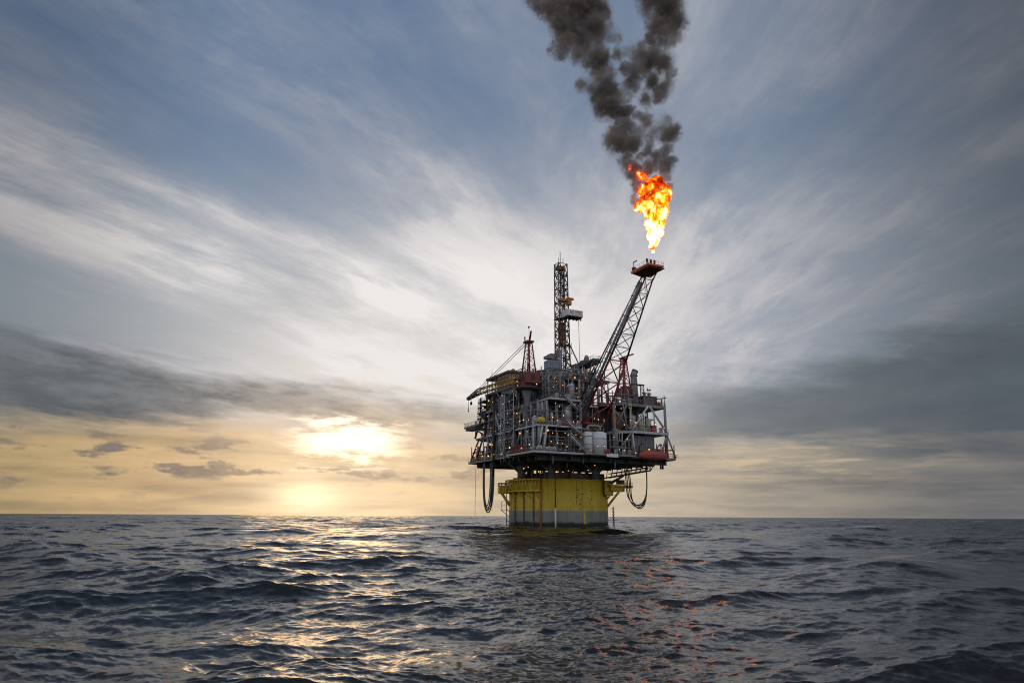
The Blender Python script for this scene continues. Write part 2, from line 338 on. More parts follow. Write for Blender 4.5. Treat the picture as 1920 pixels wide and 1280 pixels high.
# ---------------------------------------------------------------- building helpers
# platform frame: u runs along the face to the right, v along the face to the left, both from the near corner
CX, CY = 8.8, 225.0
UX, UY = 0.891, 0.454
VX, VY = -0.454, 0.891
def G(p):
    u, v, z = p
    return Vector((CX + UX * u + VX * v, CY + UY * u + VY * v, z))
class MB:
    def __init__(s): s.v = []; s.f = []; s.sm = []; s.mi = []; s.m = 0
    def _add(s, vs, fs, smooth=False):
        o = len(s.v); s.v += [tuple(p) for p in vs]
        for f in fs: s.f.append([i + o for i in f]); s.sm.append(smooth); s.mi.append(s.m)
    def hexa(s, c):                                 # eight corners, bottom ring then top ring
        s._add(c, [(3, 2, 1, 0), (4, 5, 6, 7), (0, 1, 5, 4), (1, 2, 6, 5), (2, 3, 7, 6), (3, 0, 4, 7)])
        return s
    def box(s, u0, u1, v0, v1, z0, z1):
        return s.hexa([(u0, v0, z0), (u1, v0, z0), (u1, v1, z0), (u0, v1, z0), (u0, v0, z1), (u1, v0, z1), (u1, v1, z1), (u0, v1, z1)])
    def prism(s, pts, z0, z1):                      # plan outline, counter-clockwise
        k = len(pts)
        s._add([(a, b, z0) for a, b in pts] + [(a, b, z1) for a, b in pts],
               [tuple(range(k))[::-1], tuple(range(k, 2 * k))] + [(i, (i + 1) % k, k + (i + 1) % k, k + i) for i in range(k)])
        return s
    def tube(s, p, q, r, r2=None, n=6):
        return s.path([p, q], [r, r if r2 is None else r2], n)
    def path(s, pts, r, n=6, smooth=True):
        pts = [Vector(p) for p in pts]
        rs = r if hasattr(r, '__len__') else [r] * len(pts)
        vs = []; ref = None
        for i, p in enumerate(pts):
            t = (pts[min(i + 1, len(pts) - 1)] - pts[max(i - 1, 0)])
            if t.length < 1e-9: t = Vector((0, 0, 1))
            t.normalize()
            if ref is None: ref = Vector((0, 0, 1)) if abs(t.z) < 0.9 else Vector((1, 0, 0))
            a = t.cross(ref)
            if a.length < 1e-6: a = t.orthogonal()
            a.normalize(); b = a.cross(t).normalized(); ref = b
            for k in range(n):
                w = 2 * math.pi * (k + 0.5) / n
                vs.append(p + (a * math.cos(w) + b * math.sin(w)) * rs[i])
        fs = []
        for i in range(len(pts) - 1):
            for k in range(n): fs.append((i * n + k, (i + 1) * n + k, (i + 1) * n + (k + 1) % n, i * n + (k + 1) % n))
        s._add(vs, fs, smooth)
        o = len(s.v) - len(vs)
        s.f.append([o + k for k in range(n)]); s.sm.append(False); s.mi.append(s.m)
        s.f.append([o + (len(pts) - 1) * n + k for k in range(n)][::-1]); s.sm.append(False); s.mi.append(s.m)
        return s
    def lathe(s, c, prof, n=16, smooth=True):       # profile of (radius, height) round a vertical axis
        vs = [(c[0] + r * math.cos(2 * math.pi * k / n), c[1] + r * math.sin(2 * math.pi * k / n), c[2] + h) for r, h in prof for k in range(n)]
        fs = [(i * n + k, i * n + (k + 1) % n, (i + 1) * n + (k + 1) % n, (i + 1) * n + k) for i in range(len(prof) - 1) for k in range(n)]
        s._add(vs, fs, smooth)
        o = len(s.v) - len(vs); L = len(prof) - 1
        s.f.append([o + k for k in range(n)][::-1]); s.sm.append(False); s.mi.append(s.m)
        s.f.append([o + L * n + k for k in range(n)]); s.sm.append(False); s.mi.append(s.m)
        return s
    def lying(s, p, q, r, n=14):                    # horizontal drum with domed ends
        p, q = Vector(p), Vector(q); t = (q - p).normalized()
        return s.path([p - t * r * .45, p - t * r * .3, p, q, q + t * r * .3, q + t * r * .45], [r * .3, r * .75, r, r, r * .75, r * .3], n)
    def rail(s, a, b, h=1.1, r=0.05, step=2.2):     # posts, top rail and mid rail from a to b
        a, b = Vector(a), Vector(b); L = (b - a).length; k = max(1, int(round(L / step)))
        up = Vector((0, 0, h))
        for i in range(k + 1):
            p = a.lerp(b, i / k); s.tube(p, p + up, r, n=4)
        s.tube(a + up, b + up, r, n=4); s.tube(a + up * .5, b + up * .5, r * .8, n=4)
        return s
    def build(s, name, mat, parent=None, loc=None, world=False):
        base = parent['_o'] if parent is not None and '_o' in parent else (loc if loc is not None else (0, 0, 0))
        base = Vector(base)
        pts = [(Vector(p) if world else G(p)) - base for p in s.v]
        m = bpy.data.meshes.new(name)
        m.from_pydata([tuple(p) for p in pts], [], s.f)
        m.polygons.foreach_set('use_smooth', s.sm)
        m.polygons.foreach_set('material_index', s.mi)
        for q in (mat if isinstance(mat, (list, tuple)) else [mat]): m.materials.append(q)
        m.update()
        o = bpy.data.objects.new(name, m); C.objects.link(o)
        if parent is not None: o.parent = parent; o['_o'] = tuple(base)
        else: o.location = base
        return o
def thing(name, label, cat, p, group=None, world=False):
    o = bpy.data.objects.new(name, None); C.objects.link(o)
    o.empty_display_size = 0.5
    b = Vector(p) if world else G(p)
    o.location = b; o['_o'] = tuple(b)
    o['label'] = label; o['category'] = cat
    if group: o['group'] = group
    return o
def tag(o, label, cat, group=None):
    o['label'] = label; o['category'] = cat
    if group: o['group'] = group
    return o
def copy_tree(o, parent=None):
    c = o.copy(); C.objects.link(c)
    if parent is not None: c.parent = parent
    for ch in [k for k in KIDS.get(o.name, [])]: copy_tree(ch, c)
    return c
KIDS = {}
def note_kids(o):
    KIDS[o.name] = [k for k in bpy.data.objects if k.parent == o]
    for k in KIDS[o.name]: note_kids(k)

# ---------------------------------------------------------------- paints
def paint(name, col, rough=0.55, var=0.35, scale=0.6, stain=(0.10, 0.055, 0.03), stain_amt=0.35, metal=0.0):
    m = bpy.data.materials.new(name); m.use_nodes = True
    n = NT(m.node_tree)
    o = n.n('ShaderNodeOutputMaterial'); b = n.n('ShaderNodeBsdfPrincipled')
    m.node_tree.links.new(b.outputs[0], o.inputs[0])
    P = n.n('ShaderNodeNewGeometry').outputs['Position']
    a = n.noise(P, scale, 5, 0.6)
    c = n.mul(col, n.ramp(a, [(0.25, (1 - var,) * 3), (0.75, (1 + var,) * 3)]))
    px, py, pz = n.sep(P)
    st = n.noise(n.xyz(n.m('MULTIPLY', px, 1.3), n.m('MULTIPLY', py, 1.3), n.m('MULTIPLY', pz, 0.22)), 1.0, 6, 0.65)
    c = n.mix(n.m('MULTIPLY', n.ss(st, 0.54, 0.72), stain_amt), c, stain)
    n.put(b.inputs['Base Color'], c); n.put(b.inputs['Roughness'], rough); n.put(b.inputs['Metallic'], metal)
    return m
M = dict(
    steel=paint('grey_steel', (0.20, 0.203, 0.22), var=0.5), light=paint('light_grey_paint', (0.46, 0.465, 0.49)),
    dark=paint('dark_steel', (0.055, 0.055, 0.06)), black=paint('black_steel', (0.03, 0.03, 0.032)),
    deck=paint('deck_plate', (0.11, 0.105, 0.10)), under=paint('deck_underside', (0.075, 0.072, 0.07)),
    boat=paint('boat_red', (0.33, 0.055, 0.045), rough=0.4, var=0.2), red=paint('red_paint', (0.34, 0.04, 0.036)), dred=paint('dull_red_paint', (0.18, 0.042, 0.036)),
    orange=paint('orange_paint', (0.42, 0.16, 0.035)), tip=paint('tip_paint_and_glow', (0.64, 0.18, 0.085)), yellow=paint('yellow_paint', (0.62, 0.44, 0.03)),
    boom=paint('boom_yellow', (0.42, 0.24, 0.045)), white=paint('white_paint', (0.74, 0.75, 0.78), var=0.1, stain_amt=0.3),
    cream=paint('cream_paint', (0.55, 0.50, 0.42)), brown=paint('rust_brown', (0.15, 0.085, 0.065)),
    beige=paint('beige_cladding', (0.44, 0.34, 0.26)), blue=paint('blue_grey_paint', (0.22, 0.28, 0.36)),
    silver=paint('silver_lagging', (0.42, 0.42, 0.42), rough=0.35, metal=0.5), rubber=paint('black_hose', (0.045, 0.045, 0.047), rough=0.5, stain_amt=0.0),
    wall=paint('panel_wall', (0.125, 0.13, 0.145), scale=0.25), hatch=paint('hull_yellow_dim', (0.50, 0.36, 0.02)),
)
def glow(name, col, s):
    m = bpy.data.materials.new(name); m.use_nodes = True
    n = NT(m.node_tree); o = n.n('ShaderNodeOutputMaterial'); e = n.n('ShaderNodeEmission')
    n.put(e.inputs[0], col); n.put(e.inputs[1], s); m.node_tree.links.new(e.outputs[0], o.inputs[0])
    return m
M['lamp'] = glow('lamp_orange', (1.0, 0.40, 0.10), 1.7)
M['lampw'] = glow('lamp_white', (1.0, 0.62, 0.30), 1.5)
M['plate_white'] = paint('sign_white', (0.7, 0.7, 0.7), var=0.1, stain_amt=0.1)
# the hull: yellow over a grey splash band, dirt and growth at the waterline, streaks and plate seams
hm = bpy.data.materials.new('hull_paint'); hm.use_nodes = True
n = NT(hm.node_tree)
o_ = n.n('ShaderNodeOutputMaterial'); b_ = n.n('ShaderNodeBsdfPrincipled'); hm.node_tree.links.new(b_.outputs[0], o_.inputs[0])
P = n.n('ShaderNodeNewGeometry').outputs['Position']; px, py, pz = n.sep(P)
HC = G((27.2, 33.3, 0)); HR = 18.7
ang = n.m('ARCTAN2', n.m('SUBTRACT', px, HC.x), n.m('SUBTRACT', HC.y, py))
arc = n.m('MULTIPLY', ang, HR)
big = n.noise(P, 0.22, 5, 0.6)
yel = n.mul((0.62, 0.43, 0.022), n.ramp(big, [(0.3, (0.84, 0.83, 0.8)), (0.7, (1.12, 1.12, 1.1))]))
gry = n.mul((0.235, 0.24, 0.225), n.ramp(big, [(0.3, (0.8, 0.8, 0.8)), (0.7, (1.2, 1.2, 1.2))]))
strk = n.noise(n.xyz(n.m('MULTIPLY', arc, 1.1), 0.0, n.m('MULTIPLY', pz, 0.10)), 1.0, 6, 0.7)
col = n.mix(n.ss(pz, 5.85, 5.95), gry, yel)
col = n.mix(n.m('MULTIPLY', n.ss(strk, 0.50, 0.70), 0.62), col, (0.16, 0.095, 0.035))
wl = n.m('ADD', pz, n.m('MULTIPLY', n.m('SUBTRACT', n.noise(n.xyz(arc, 0.0, pz), 0.35, 5, 0.65), 0.5), 2.2))
col = n.mix(n.ss(wl, 2.3, 1.5), col, (0.028, 0.026, 0.02))
# thin weld seams: every 3.0 m in height and about every 7 m round
zf = n.m('ABSOLUTE', n.m('SUBTRACT', n.m('FRACT', n.m('DIVIDE', pz, 2.95)), 0.5))
sf = n.m('ABSOLUTE', n.m('SUBTRACT', n.m('FRACT', n.m('DIVIDE', arc, 7.3)), 0.5))
seam = n.m('MAXIMUM', n.ss(zf, 0.020, 0.010), n.ss(sf, 0.009, 0.005))
col = n.mix(n.m('MULTIPLY', seam, 0.28), col, (0.10, 0.07, 0.02))
n.put(b_.inputs['Base Color'], col); n.put(b_.inputs['Roughness'], 0.5)

# ---------------------------------------------------------------- floating hull
UC, VC = 27.2, 33.3
def hull(phi, r, z):
    # phi in degrees round the hull, 0 facing the viewer, positive to the right
    a = R(phi); w = Vector((HC.x, HC.y, 0)) + Vector((0.998, -0.067, 0)) * (r * math.sin(a)) + Vector((-0.067, -0.998, 0)) * (r * math.cos(a))
    q = (w.x - CX, w.y - CY)
    return (q[0] * UX + q[1] * UY, q[0] * VX + q[1] * VY, z)
def phi_at(px_): return math.degrees(math.asin(max(-1, min(1, (px_ - 1046.5) / 91.0))))
hl = thing('spar_hull', 'round yellow floating hull with a grey band at the waterline, carrying the platform', 'hull', (UC, VC, 0))
MB().lathe((UC, VC, 0), [(HR, -14), (HR, 16.7), (HR - 0.12, 16.8)], 96).build('shell', hm, hl)
b = MB()
for k in range(96):
    a0 = 2 * math.pi * k / 96; a1 = 2 * math.pi * (k + 1) / 96
    b.hexa([(UC + rr_ * math.cos(a), VC + rr_ * math.sin(a), zz_) for zz_ in (16.55, 16.95) for rr_, a in ((HR + .22, a0), (HR + .22, a1), (HR - .3, a1), (HR - .3, a0))])
b.build('rim', M['hatch'], hl)
# gallery with rails on the left shoulder of the hull
def arc_slab(b, p0, p1, r0, r1, z0, z1, k=10):
    for i in range(k):
        a, c = p0 + (p1 - p0) * i / k, p0 + (p1 - p0) * (i + 1) / k
        b.hexa([hull(a, r1, z0), hull(c, r1, z0), hull(c, r0, z0), hull(a, r0, z0), hull(a, r1, z1), hull(c, r1, z1), hull(c, r0, z1), hull(a, r0, z1)])
gal = MB(); arc_slab(gal, -80, -19, HR + .02, HR + 1.7, 12.6, 13.1)
gal.build('gallery', M['yellow'], hl)
gb = MB(); arc_slab(gb, -80, -19, HR + 1.3, HR + 1.7, 16.7, 17.1)
for i in range(16):
    a = -79 + 59.5 * i / 15
    gb.tube(hull(a, HR + 1.5, 13.1), hull(a, HR + 1.5, 16.7), 0.16, n=5)
    if i % 3 == 1: gb.tube(hull(a, HR + 1.5, 13.1), hull(a + 3.2, HR + .6, 16.5), 0.2, n=5)
gb.build('gallery_frame', M['yellow'], hl)
for a in (-66, -56, -45, -34, -24):
    MB().tube(hull(a, HR + 1.5, 12.6), hull(a + 2.5, HR, 10.2), 0.14, n=5).build('gallery_strut', M['hatch'], hl)
lb = MB(); lb.hexa([hull(a, r, z) for z in (12.2, 15.1) for a, r in ((-84, HR + 4.4), (-72, HR + 4.4), (-72, HR + .2), (-84, HR + .2))])
lb.build('fairlead_box', M['yellow'], hl)
lt = MB()
for a in (-84, -78, -72): lt.rail(hull(a, HR + 4.3, 15.1), hull(a, HR + .4, 15.1), 1.0, 0.08, 1.5)
lt.rail(hull(-84, HR + 4.3, 15.1), hull(-72, HR + 4.3, 15.1), 1.0, 0.08, 1.5)
lt.build('handrail', M['brown'], hl)
ls = MB()
for a in (-82, -74): ls.tube(hull(a, HR + 3.0, 12.3), hull(a, HR, 7.9), 0.34)
ls.build('strut', M['yellow'], hl)
# right-hand winch platform
rp = MB()
rp.hexa([hull(a, r, z) for z in (14.7, 15.5) for a, r in ((63, HR + 3.2), (96, HR + 10.2), (104, HR + 9.6), (104, HR - .5))])
rp.hexa([hull(a, r, z) for z in (13.2, 14.7) for a, r in ((66, HR + 2.6), (88, HR + 6.5), (100, HR + 6.2), (100, HR - .5))])
rp.build('winch_platform', M['yellow'], hl)
rb_ = MB(); rb_.hexa([hull(a, r, z) for z in (11.6, 16.9) for a, r in ((58, HR + 1.4), (74, HR + 2.6), (88, HR + 2.0), (80, HR - 1.0))])
rb_.build('winch_housing', M['hatch'], hl)
rs_ = MB()
for a in (80, 92): rs_.tube(hull(a, HR + 4.6, 13.3), hull(a, HR - .1, 7.6), 0.42); rs_.tube(hull(a, HR + 2.2, 13.2), hull(a, HR - .1, 10.4), 0.25)
rs_.build('strut', M['yellow'], hl)
ww = MB(); ww.rail(hull(86, HR + 5.0, 15.5), hull(96, HR + 10.0, 15.5), 1.1, 0.07, 1.3)
ww.build('handrail', M['yellow'], hl)
wn = thing('winch', 'rust-red winch drum on the yellow hull platform to the right', 'winch', hull(90, HR + 5.3, 15.5))
MB().lying(hull(88, HR + 3.9, 16.7), hull(91, HR + 6.0, 16.7), 0.85).build('drum', M['brown'], wn)
for rr_ in (3.6, 6.4): MB().hexa([hull(90, HR + rr_ + dr, z) if k < 2 else hull(94, HR + rr_ + dr, z) for z in (15.5, 17.6) for k, dr in ((0, 0), (0, .25), (2, .25), (2, 0))]).build('end_frame', M['dark'], wn)
# pipes running down the hull, ladder, draught marks
for pxx, mat_, w_ in ((971, 'brown', .2), (987, 'brown', .2), (1004, 'brown', .22)):
    b = MB(); a = phi_at(pxx); b.tube(hull(a, HR + .35, 12.6), hull(a, HR + .35, -1), w_)
    for z_ in (2, 4.5, 7, 9.5, 12): b.tube(hull(a, HR - .05, z_), hull(a, HR + .5, z_), 0.3)
    b.build('caisson_pipe', M[mat_], hl)
b = MB(); a = phi_at(1017); b.tube(hull(a, HR + .3, 17.0), hull(a, HR + .3, -1), .33, n=8); b.build('caisson_pipe', M['orange'], hl)
lad = MB()
for da in (-1.2, 1.2): lad.tube(hull(-88 + da, HR + 1.0, 15), hull(-88 + da, HR + 1.0, -1), 0.14)
for z_ in range(0, 14): lad.tube(hull(-89.2, HR + 1.0, z_), hull(-86.8, HR + 1.0, z_), 0.09, n=4)
for z_ in (2.5, 6.5, 10): lad.tube(hull(-88, HR + 1.0, z_), hull(-88, HR - .1, z_ - .8), 0.12)
lad.build('ladder', M['dark'], hl)
lp = MB(); lp.hexa([hull(a, r, z) for z in (6.2, 6.4) for a, r in ((-92, HR + 3.1), (-86, HR + 3.1), (-86, HR + .8), (-92, HR + .8))])
lp.rail(hull(-91, HR + 3.0, 6.4), hull(-91, HR + 1.2, 6.4), 3.0, 0.08); lp.tube(hull(-89, HR + 3.0, 6.2), hull(-88, HR, 3.8), .12)
lp.build('landing', M['dark'], hl)
a = phi_at(1091)
for z_ in (6.4, 8.0, 9.6): MB().hexa([hull(aa, r, zz_) for zz_ in (z_, z_ + .35) for aa, r in ((a - 5.9, HR + .03), (a - 4.1, HR + .03), (a - 4.1, HR - .05), (a - 5.9, HR - .05))]).build('draught_mark', M['black'], hl)
for z0_, z1_, aa in ((5.9, 10.0, a - 2.6), (10.6, 12.4, a - 9), (8.2, 10.2, a - 9), (13.2, 16, a - 8.5), (9.4, 12, a + 11), (13, 15.6, a + 10)):
    MB().hexa([hull(q, r, zz_) for zz_ in (z0_, z1_) for q, r in ((aa - .18, HR + .03), (aa + .18, HR + .03), (aa + .18, HR - .05), (aa - .18, HR - .05))]).build('seam_mark', M['black'], hl)
for z_, aa in ((10.5, a - 8.6), (13.0, a - 8), (12.7, a + 10.6), (9.9, a + 10.6), (11.6, a - 2)):
    MB().hexa([hull(q, r, zz_) for zz_ in (z_, z_ + .22) for q, r in ((aa - 1.3, HR + .035), (aa + 1.3, HR + .035), (aa + 1.3, HR - .05), (aa - 1.3, HR - .05))]).build('seam_mark', M['black'], hl)
ym = MB(); ym.hexa([hull(q, r, z_) for z_ in (1.4, 6.2) for q, r in ((a - .9, HR + .04), (a + 1.6, HR + .04), (a + 1.6, HR - .05), (a - .9, HR - .05))])
ym.build('draught_stripe', M['yellow'], hl)
# white-ended hose in front of the hull
hs = thing('dip_hose', 'single straight hose down the front of the yellow hull, white at its lower end', 'hose', hull(phi_at(1042), HR + 1.2, 0))
a = phi_at(1042)
MB().tube(hull(a, HR + 1.2, 24), hull(a, HR + 1.2, 6.8), 0.2).build('upper_hose', M['rubber'], hs)
MB().tube(hull(a, HR + 1.2, 6.8), hull(a, HR + 1.2, -1), 0.32).build('lower_hose', M['white'], hs)
# mooring chain to the right of the hull
ch = MB()
for i in range(19):
    c_ = Vector(hull(82 + 0.25 * i * .2, HR + 2.0, 7.3 - i * .5)); fl = i % 2
    ring = [c_ + (Vector((.30 * math.cos(t) * (1 if fl else .7), .30 * math.cos(t) * (-.5 if fl else .7), .42 * math.sin(t)))) for t in [2 * math.pi * k / 8 for k in range(9)]]
    ch.path(ring, 0.11, 5)
tag(ch.build('mooring_chain', M['black'], None, G(hull(82, HR + 2, 7))), 'heavy dark mooring chain hanging beside the hull down to the sea', 'chain')

# ---------------------------------------------------------------- legs between hull and deck
for pxx, lab in ((1035, 'grey leg between hull and deck, behind the dip hose'), (1123, 'grey leg between hull and deck nearest the winch platform'), (973, 'dark leg on the hull above the railed yellow gallery')):
    a = phi_at(pxx) ; r_ = HR - 2.0
    t = thing('support_leg', lab, 'support leg', hull(a, r_, 16.8), 'legs between hull and deck')
    c_ = hull(a, r_, 16.8)
    MB().lathe(c_, [(1.55, 0), (1.55, 5.2), (1.9, 6.5)], 16).build('post', M['steel'], t)
    for du, dv in ((6, 0), (-6, 0), (0, 6), (0, -6)):
        MB().tube((c_[0], c_[1], 19.0), (c_[0] + du, c_[1] + dv, 23.3), 0.42).build('brace', M['steel'], t)
us = thing('riser_cluster', 'dense dark pipes standing on the hull top under the deck', 'pipes', (UC, VC, 16.8))
random.seed(4)
for k in range(46):
    uu, vv = random.uniform(-14, 14), random.uniform(-14, 14)
    if math.hypot(uu, vv) > 16.5: continue
    MB().tube((UC + uu, VC + vv, 16.8), (UC + uu, VC + vv, 23.3), random.uniform(.2, .6)).build('riser', M[random.choice(('dark', 'brown', 'black', 'steel', 'hatch'))], us)
for k in range(9):
    vv = -12 + 3 * k; MB().box(UC - 13, UC + 13, VC + vv - .3, VC + vv + .3, 16.8, random.uniform(18.2, 19.6)).build('manifold', M['brown'], us)

# ---------------------------------------------------------------- deck structure
dk = thing('deck_structure', 'many-storeyed grey steel frame of the oil platform with open decks and braces', 'platform', (29, 30, 24))
ZM, ZI, ZU = 24.6, 33.5, 43.2
def slab(name, pts, z0, z1, mat='deck', edge=None):
    o = MB().prism(pts, z0, z1).build(name, M[mat], dk)
    if edge:
        e = MB()
        k = len(pts)
        for i in range(k):
            (a0, b0), (a1, b1) = pts[i], pts[(i + 1) % k]
            L = math.hypot(a1 - a0, b1 - b0); nx, ny = (b1 - b0) / L * .14, -(a1 - a0) / L * .14
            e.hexa([(a0 + nx, b0 + ny, z0 - .08), (a1 + nx, b1 + ny, z0 - .08), (a1 - nx, b1 - ny, z0 - .08), (a0 - nx, b0 - ny, z0 - .08),
                    (a0 + nx, b0 + ny, z1 + .06), (a1 + nx, b1 + ny, z1 + .06), (a1 - nx, b1 - ny, z1 + .06), (a0 - nx, b0 - ny, z1 + .06)])
        e.build('edge_beam', M[edge], o)
    return o
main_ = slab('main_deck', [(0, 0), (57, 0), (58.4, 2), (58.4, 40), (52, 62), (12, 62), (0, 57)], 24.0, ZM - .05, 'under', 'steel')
slab('corner_deck', [(-2.2, -.8), (17, -.8), (17, 3), (0.1, 3), (0.1, 19), (-2.2, 19)], 24.2, ZM + .05, 'deck', 'light')
slab('side_deck', [(17.3, -2.2), (37.5, -2.2), (37.5, 1), (17.3, 1)], 24.2, ZM + .02, 'deck', 'steel')
slab('middle_deck', [(0, 0), (17, 0), (17, 9), (31, 9), (31, 30), (4, 40), (0, 40)], ZI - .45, ZI, 'deck', 'light')
slab('middle_deck', [(33, 5), (37.8, -.5), (54, -.5), (54, 30), (33, 30)], ZI - .75, ZI, 'deck', 'light')
slab('middle_deck', [(1, 41), (4, 41), (31, 31), (52, 31), (50, 56), (12, 58), (1, 52)], ZI - .6, ZI, 'deck', 'steel')
slab('upper_deck', [(4.6, 0.2), (17, .2), (17, 9), (30, 9), (30, 34), (4.6, 34)], ZU - .9, ZU - .4, 'deck', 'light')
slab('upper_deck', [(30.5, 7.5), (36.8, 0), (38.6, 2), (55, 1.6), (55, 32), (30.5, 32)], ZU - .4, ZU + .5, 'deck', 'steel')
slab('upper_deck', [(0.6, 24), (4.4, 24), (4.4, 35), (30, 35), (44, 34), (42, 52), (14, 54), (0.6, 49)], ZU - .8, ZU - .1, 'deck', 'steel')
slab('top_deck', [(1, 22), (20, 22), (20, 48), (8, 48), (1, 44)], 49.3, 50.0, 'deck', 'steel')
slab('top_deck', [(12, 12), (36, 10), (36, 44), (20, 44), (20, 22), (12, 22)], 52.0, 52.9, 'deck', 'dark')
# girders below the main deck
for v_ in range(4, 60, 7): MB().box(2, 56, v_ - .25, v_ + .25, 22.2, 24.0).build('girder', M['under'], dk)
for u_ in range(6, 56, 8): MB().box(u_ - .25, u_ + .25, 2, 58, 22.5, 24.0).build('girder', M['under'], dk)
for i in range(26):
    u_, v_ = random.uniform(2, 55), random.choice((random.uniform(.5, 8), random.uniform(0, 56)))
    MB().tube((u_, v_, 23.5), (u_, v_, random.uniform(20.2, 22.4)), random.uniform(.15, .4)).build('drain_pipe', M[random.choice(('steel', 'dark'))], dk)
# columns and braces
def col(u_, v_, z0, z1, r_=.55, mat='steel'): MB().tube((u_, v_, z0), (u_, v_, z1), r_, n=8).build('column', M[mat], dk)
def br(p, q, r_=.38, mat='steel'): MB().tube(p, q, r_).build('brace', M[mat], dk)
for v_ in (0.4, 9, 19, 30, 40): col(.5, v_, ZM, ZI - .6, .5)
for v_ in (24.4, 34, 44): col(1.0, v_, ZI, ZU - .8, .5)
for v_ in (2.5, 5.5, 8, 13, 17): col(4.8, v_, ZI, ZU - 1.2, .42, 'light')
for u_ in (17, 31): col(u_, .6, ZM, ZU - 1, .5)
for u_ in (38.2, 53.6): col(u_, .2, ZM, ZI - .75, .45); 
col(53.4, .2, ZM, ZU, .5); col(57.8, 20, ZM, ZI, .5); col(54, 28, ZM, ZU, .6)
br((0, .4, ZM), (1.6, .1, ZI - .6), .42, 'light'); br((-1.2, 1.2, ZM), (.2, 3.5, ZI - .6), .42, 'light'); br((1.8, -.3, ZM), (3.2, -.1, ZI - .6), .42, 'light'); br((.3, 6.5, ZM), (.2, 3.8, ZI - .6), .3)
br((.4, 19, ZM), (.4, 12.5, ZI - .6), .3); br((.4, 9, ZI - .6), (.4, 4.2, ZM), .3)
br((38.0, -.3, ZI), (45.4, -.3, ZU - .4), .42, 'light'); br((46, -.3, ZU - .4), (53.6, -.3, ZI), .42, 'light')
br((37.6, .2, ZI), (38.9, 1.5, ZU - .4), .38, 'light'); br((33.2, 3.8, ZI + .4), (36.6, .4, ZU - .4), .36); br((32.9, 5, ZU - .6), (37.4, -.2, ZI), .36); br((36.2, .2, ZI), (35.4, 1.2, ZU - .6), .3)
br((38, -.2, ZI - .6), (38.9, -.2, ZM), .36, 'light'); br((53.6, 0, ZI - .7), (50.2, 0, ZM), .36); br((53.4, 0, ZI), (57.2, 0, ZM), .3)
br((31.2, 1, ZM), (37.8, 0, ZI - .6), .32)
br((1, 36, ZU), (.4, 29.5, ZI + 1), .55, 'light'); br((1, 46, ZU), (.2, 51.5, ZI), .38, 'dark'); br((.2, 44, ZI - .5), (.2, 50.5, ZM), .36, 'dark'); br((.2, 47.6, ZI - .5), (.2, 55.5, ZM), .32, 'dark'); br((.2, 38, ZI - .5), (.2, 31, ZM), .3)
br((1, 44, ZU), (1, 34, 49.3), .3); br((1, 26, ZU), (1, 34, 49.3), .3)
col(.6, 52, ZI, ZI + 7, .22, 'dark'); col(1, 48.5, ZU, 49.5, .3)
# handrails round the deck edges
def hr(p, q, mat='steel', h=1.2, r_=.07): MB().rail(p, q, h, r_, 2.0).build('handrail', M[mat], dk)
hr((-2.2, -.8, ZM), (17, -.8, ZM)); hr((-2.2, -.8, ZM), (-2.2, 19, ZM)); hr((29.5, -2.2, ZM), (37.5, -2.2, ZM)); hr((52, 0, ZM), (58.3, 0, ZM))
hr((0, 19, ZM), (0, 57, ZM), 'yellow'); hr((58.3, 1, ZM), (58.3, 40, ZM))
hr((0, 0, ZI), (17, 0, ZI), 'light'); hr((0, 0, ZI), (0, 40, ZI)); hr((38, -.5, ZI), (54, -.5, ZI), 'light'); hr((17, 9, ZI), (31, 9, ZI))
hr((4.6, .2, ZU - .4), (17, .2, ZU - .4), 'light'); hr((4.6, .2, ZU - .4), (4.6, 24, ZU - .4)); hr((37, .2, ZU + .5), (55, 1.6, ZU + .5)); hr((55, 1.6, ZU + .5), (55, 30, ZU + .5)); hr((30.5, 7.5, ZU + .5), (36.8, 0, ZU + .5))
hr((1, 22, 50), (1, 44, 50)); hr((12, 12, 52.9), (36, 10, 52.9)); hr((1, 24, ZU), (1, 49, ZU))
# panelled walls of the inner modules, set back behind the open decks
def modwall(label, u0, u1, v0, v1, z0, z1, mat='wall', doors=2):  # dark wall colours paint in the shade deep between the decks
    t = thing('module', label, 'module', ((u0 + u1) / 2, (v0 + v1) / 2, z0))
    MB().box(u0, u1, v0, v1, z0, z1).build('housing', M[mat], t)
    b = MB()
    k = max(2, int((v1 - v0) / 1.7))
    for i in range(k + 1):
        vv = v0 + .1 + (v1 - v0 - .2) * i / k; b.box(u0 - .16, u0 - .003, vv - .1, vv + .1, z0, z1)
    k = max(2, int((u1 - u0) / 1.7))
    for i in range(k + 1):
        uu = u0 + .1 + (u1 - u0 - .2) * i / k; b.box(uu - .1, uu + .1, v0 - .16, v0 - .003, z0, z1)
    b.box(u0 - .25, u1 + .2, v0 - .25, v1 + .2, z1 + .004, z1 + .3)
    b.build('stiffener_rib', M['steel'], t)
    for i in range(doors):
        vv = v0 + (v1 - v0) * (i + .7) / (doors + .4); MB().box(u0 - .22, u0 - .004, vv - .55, vv + .55, z0 + .1, z0 + 2.2).build('door', M[random.choice(('dark', 'brown', 'blue'))], t)
        uu = u0 + (u1 - u0) * (i + .6) / (doors + .4); MB().box(uu - .6, uu + .6, v0 - .22, v0 - .004, z0 + .1, z0 + 2.2).build('door', M[random.choice(('dark', 'brown', 'blue'))], t)
    return t
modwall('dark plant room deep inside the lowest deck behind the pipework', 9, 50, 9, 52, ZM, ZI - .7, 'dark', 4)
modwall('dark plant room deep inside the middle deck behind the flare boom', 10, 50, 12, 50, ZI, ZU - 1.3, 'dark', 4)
modwall('grey windowless panel room behind the red lifeboat', 39.5, 48.6, 1.2, 12, ZM, 31.6, 'wall', 1)
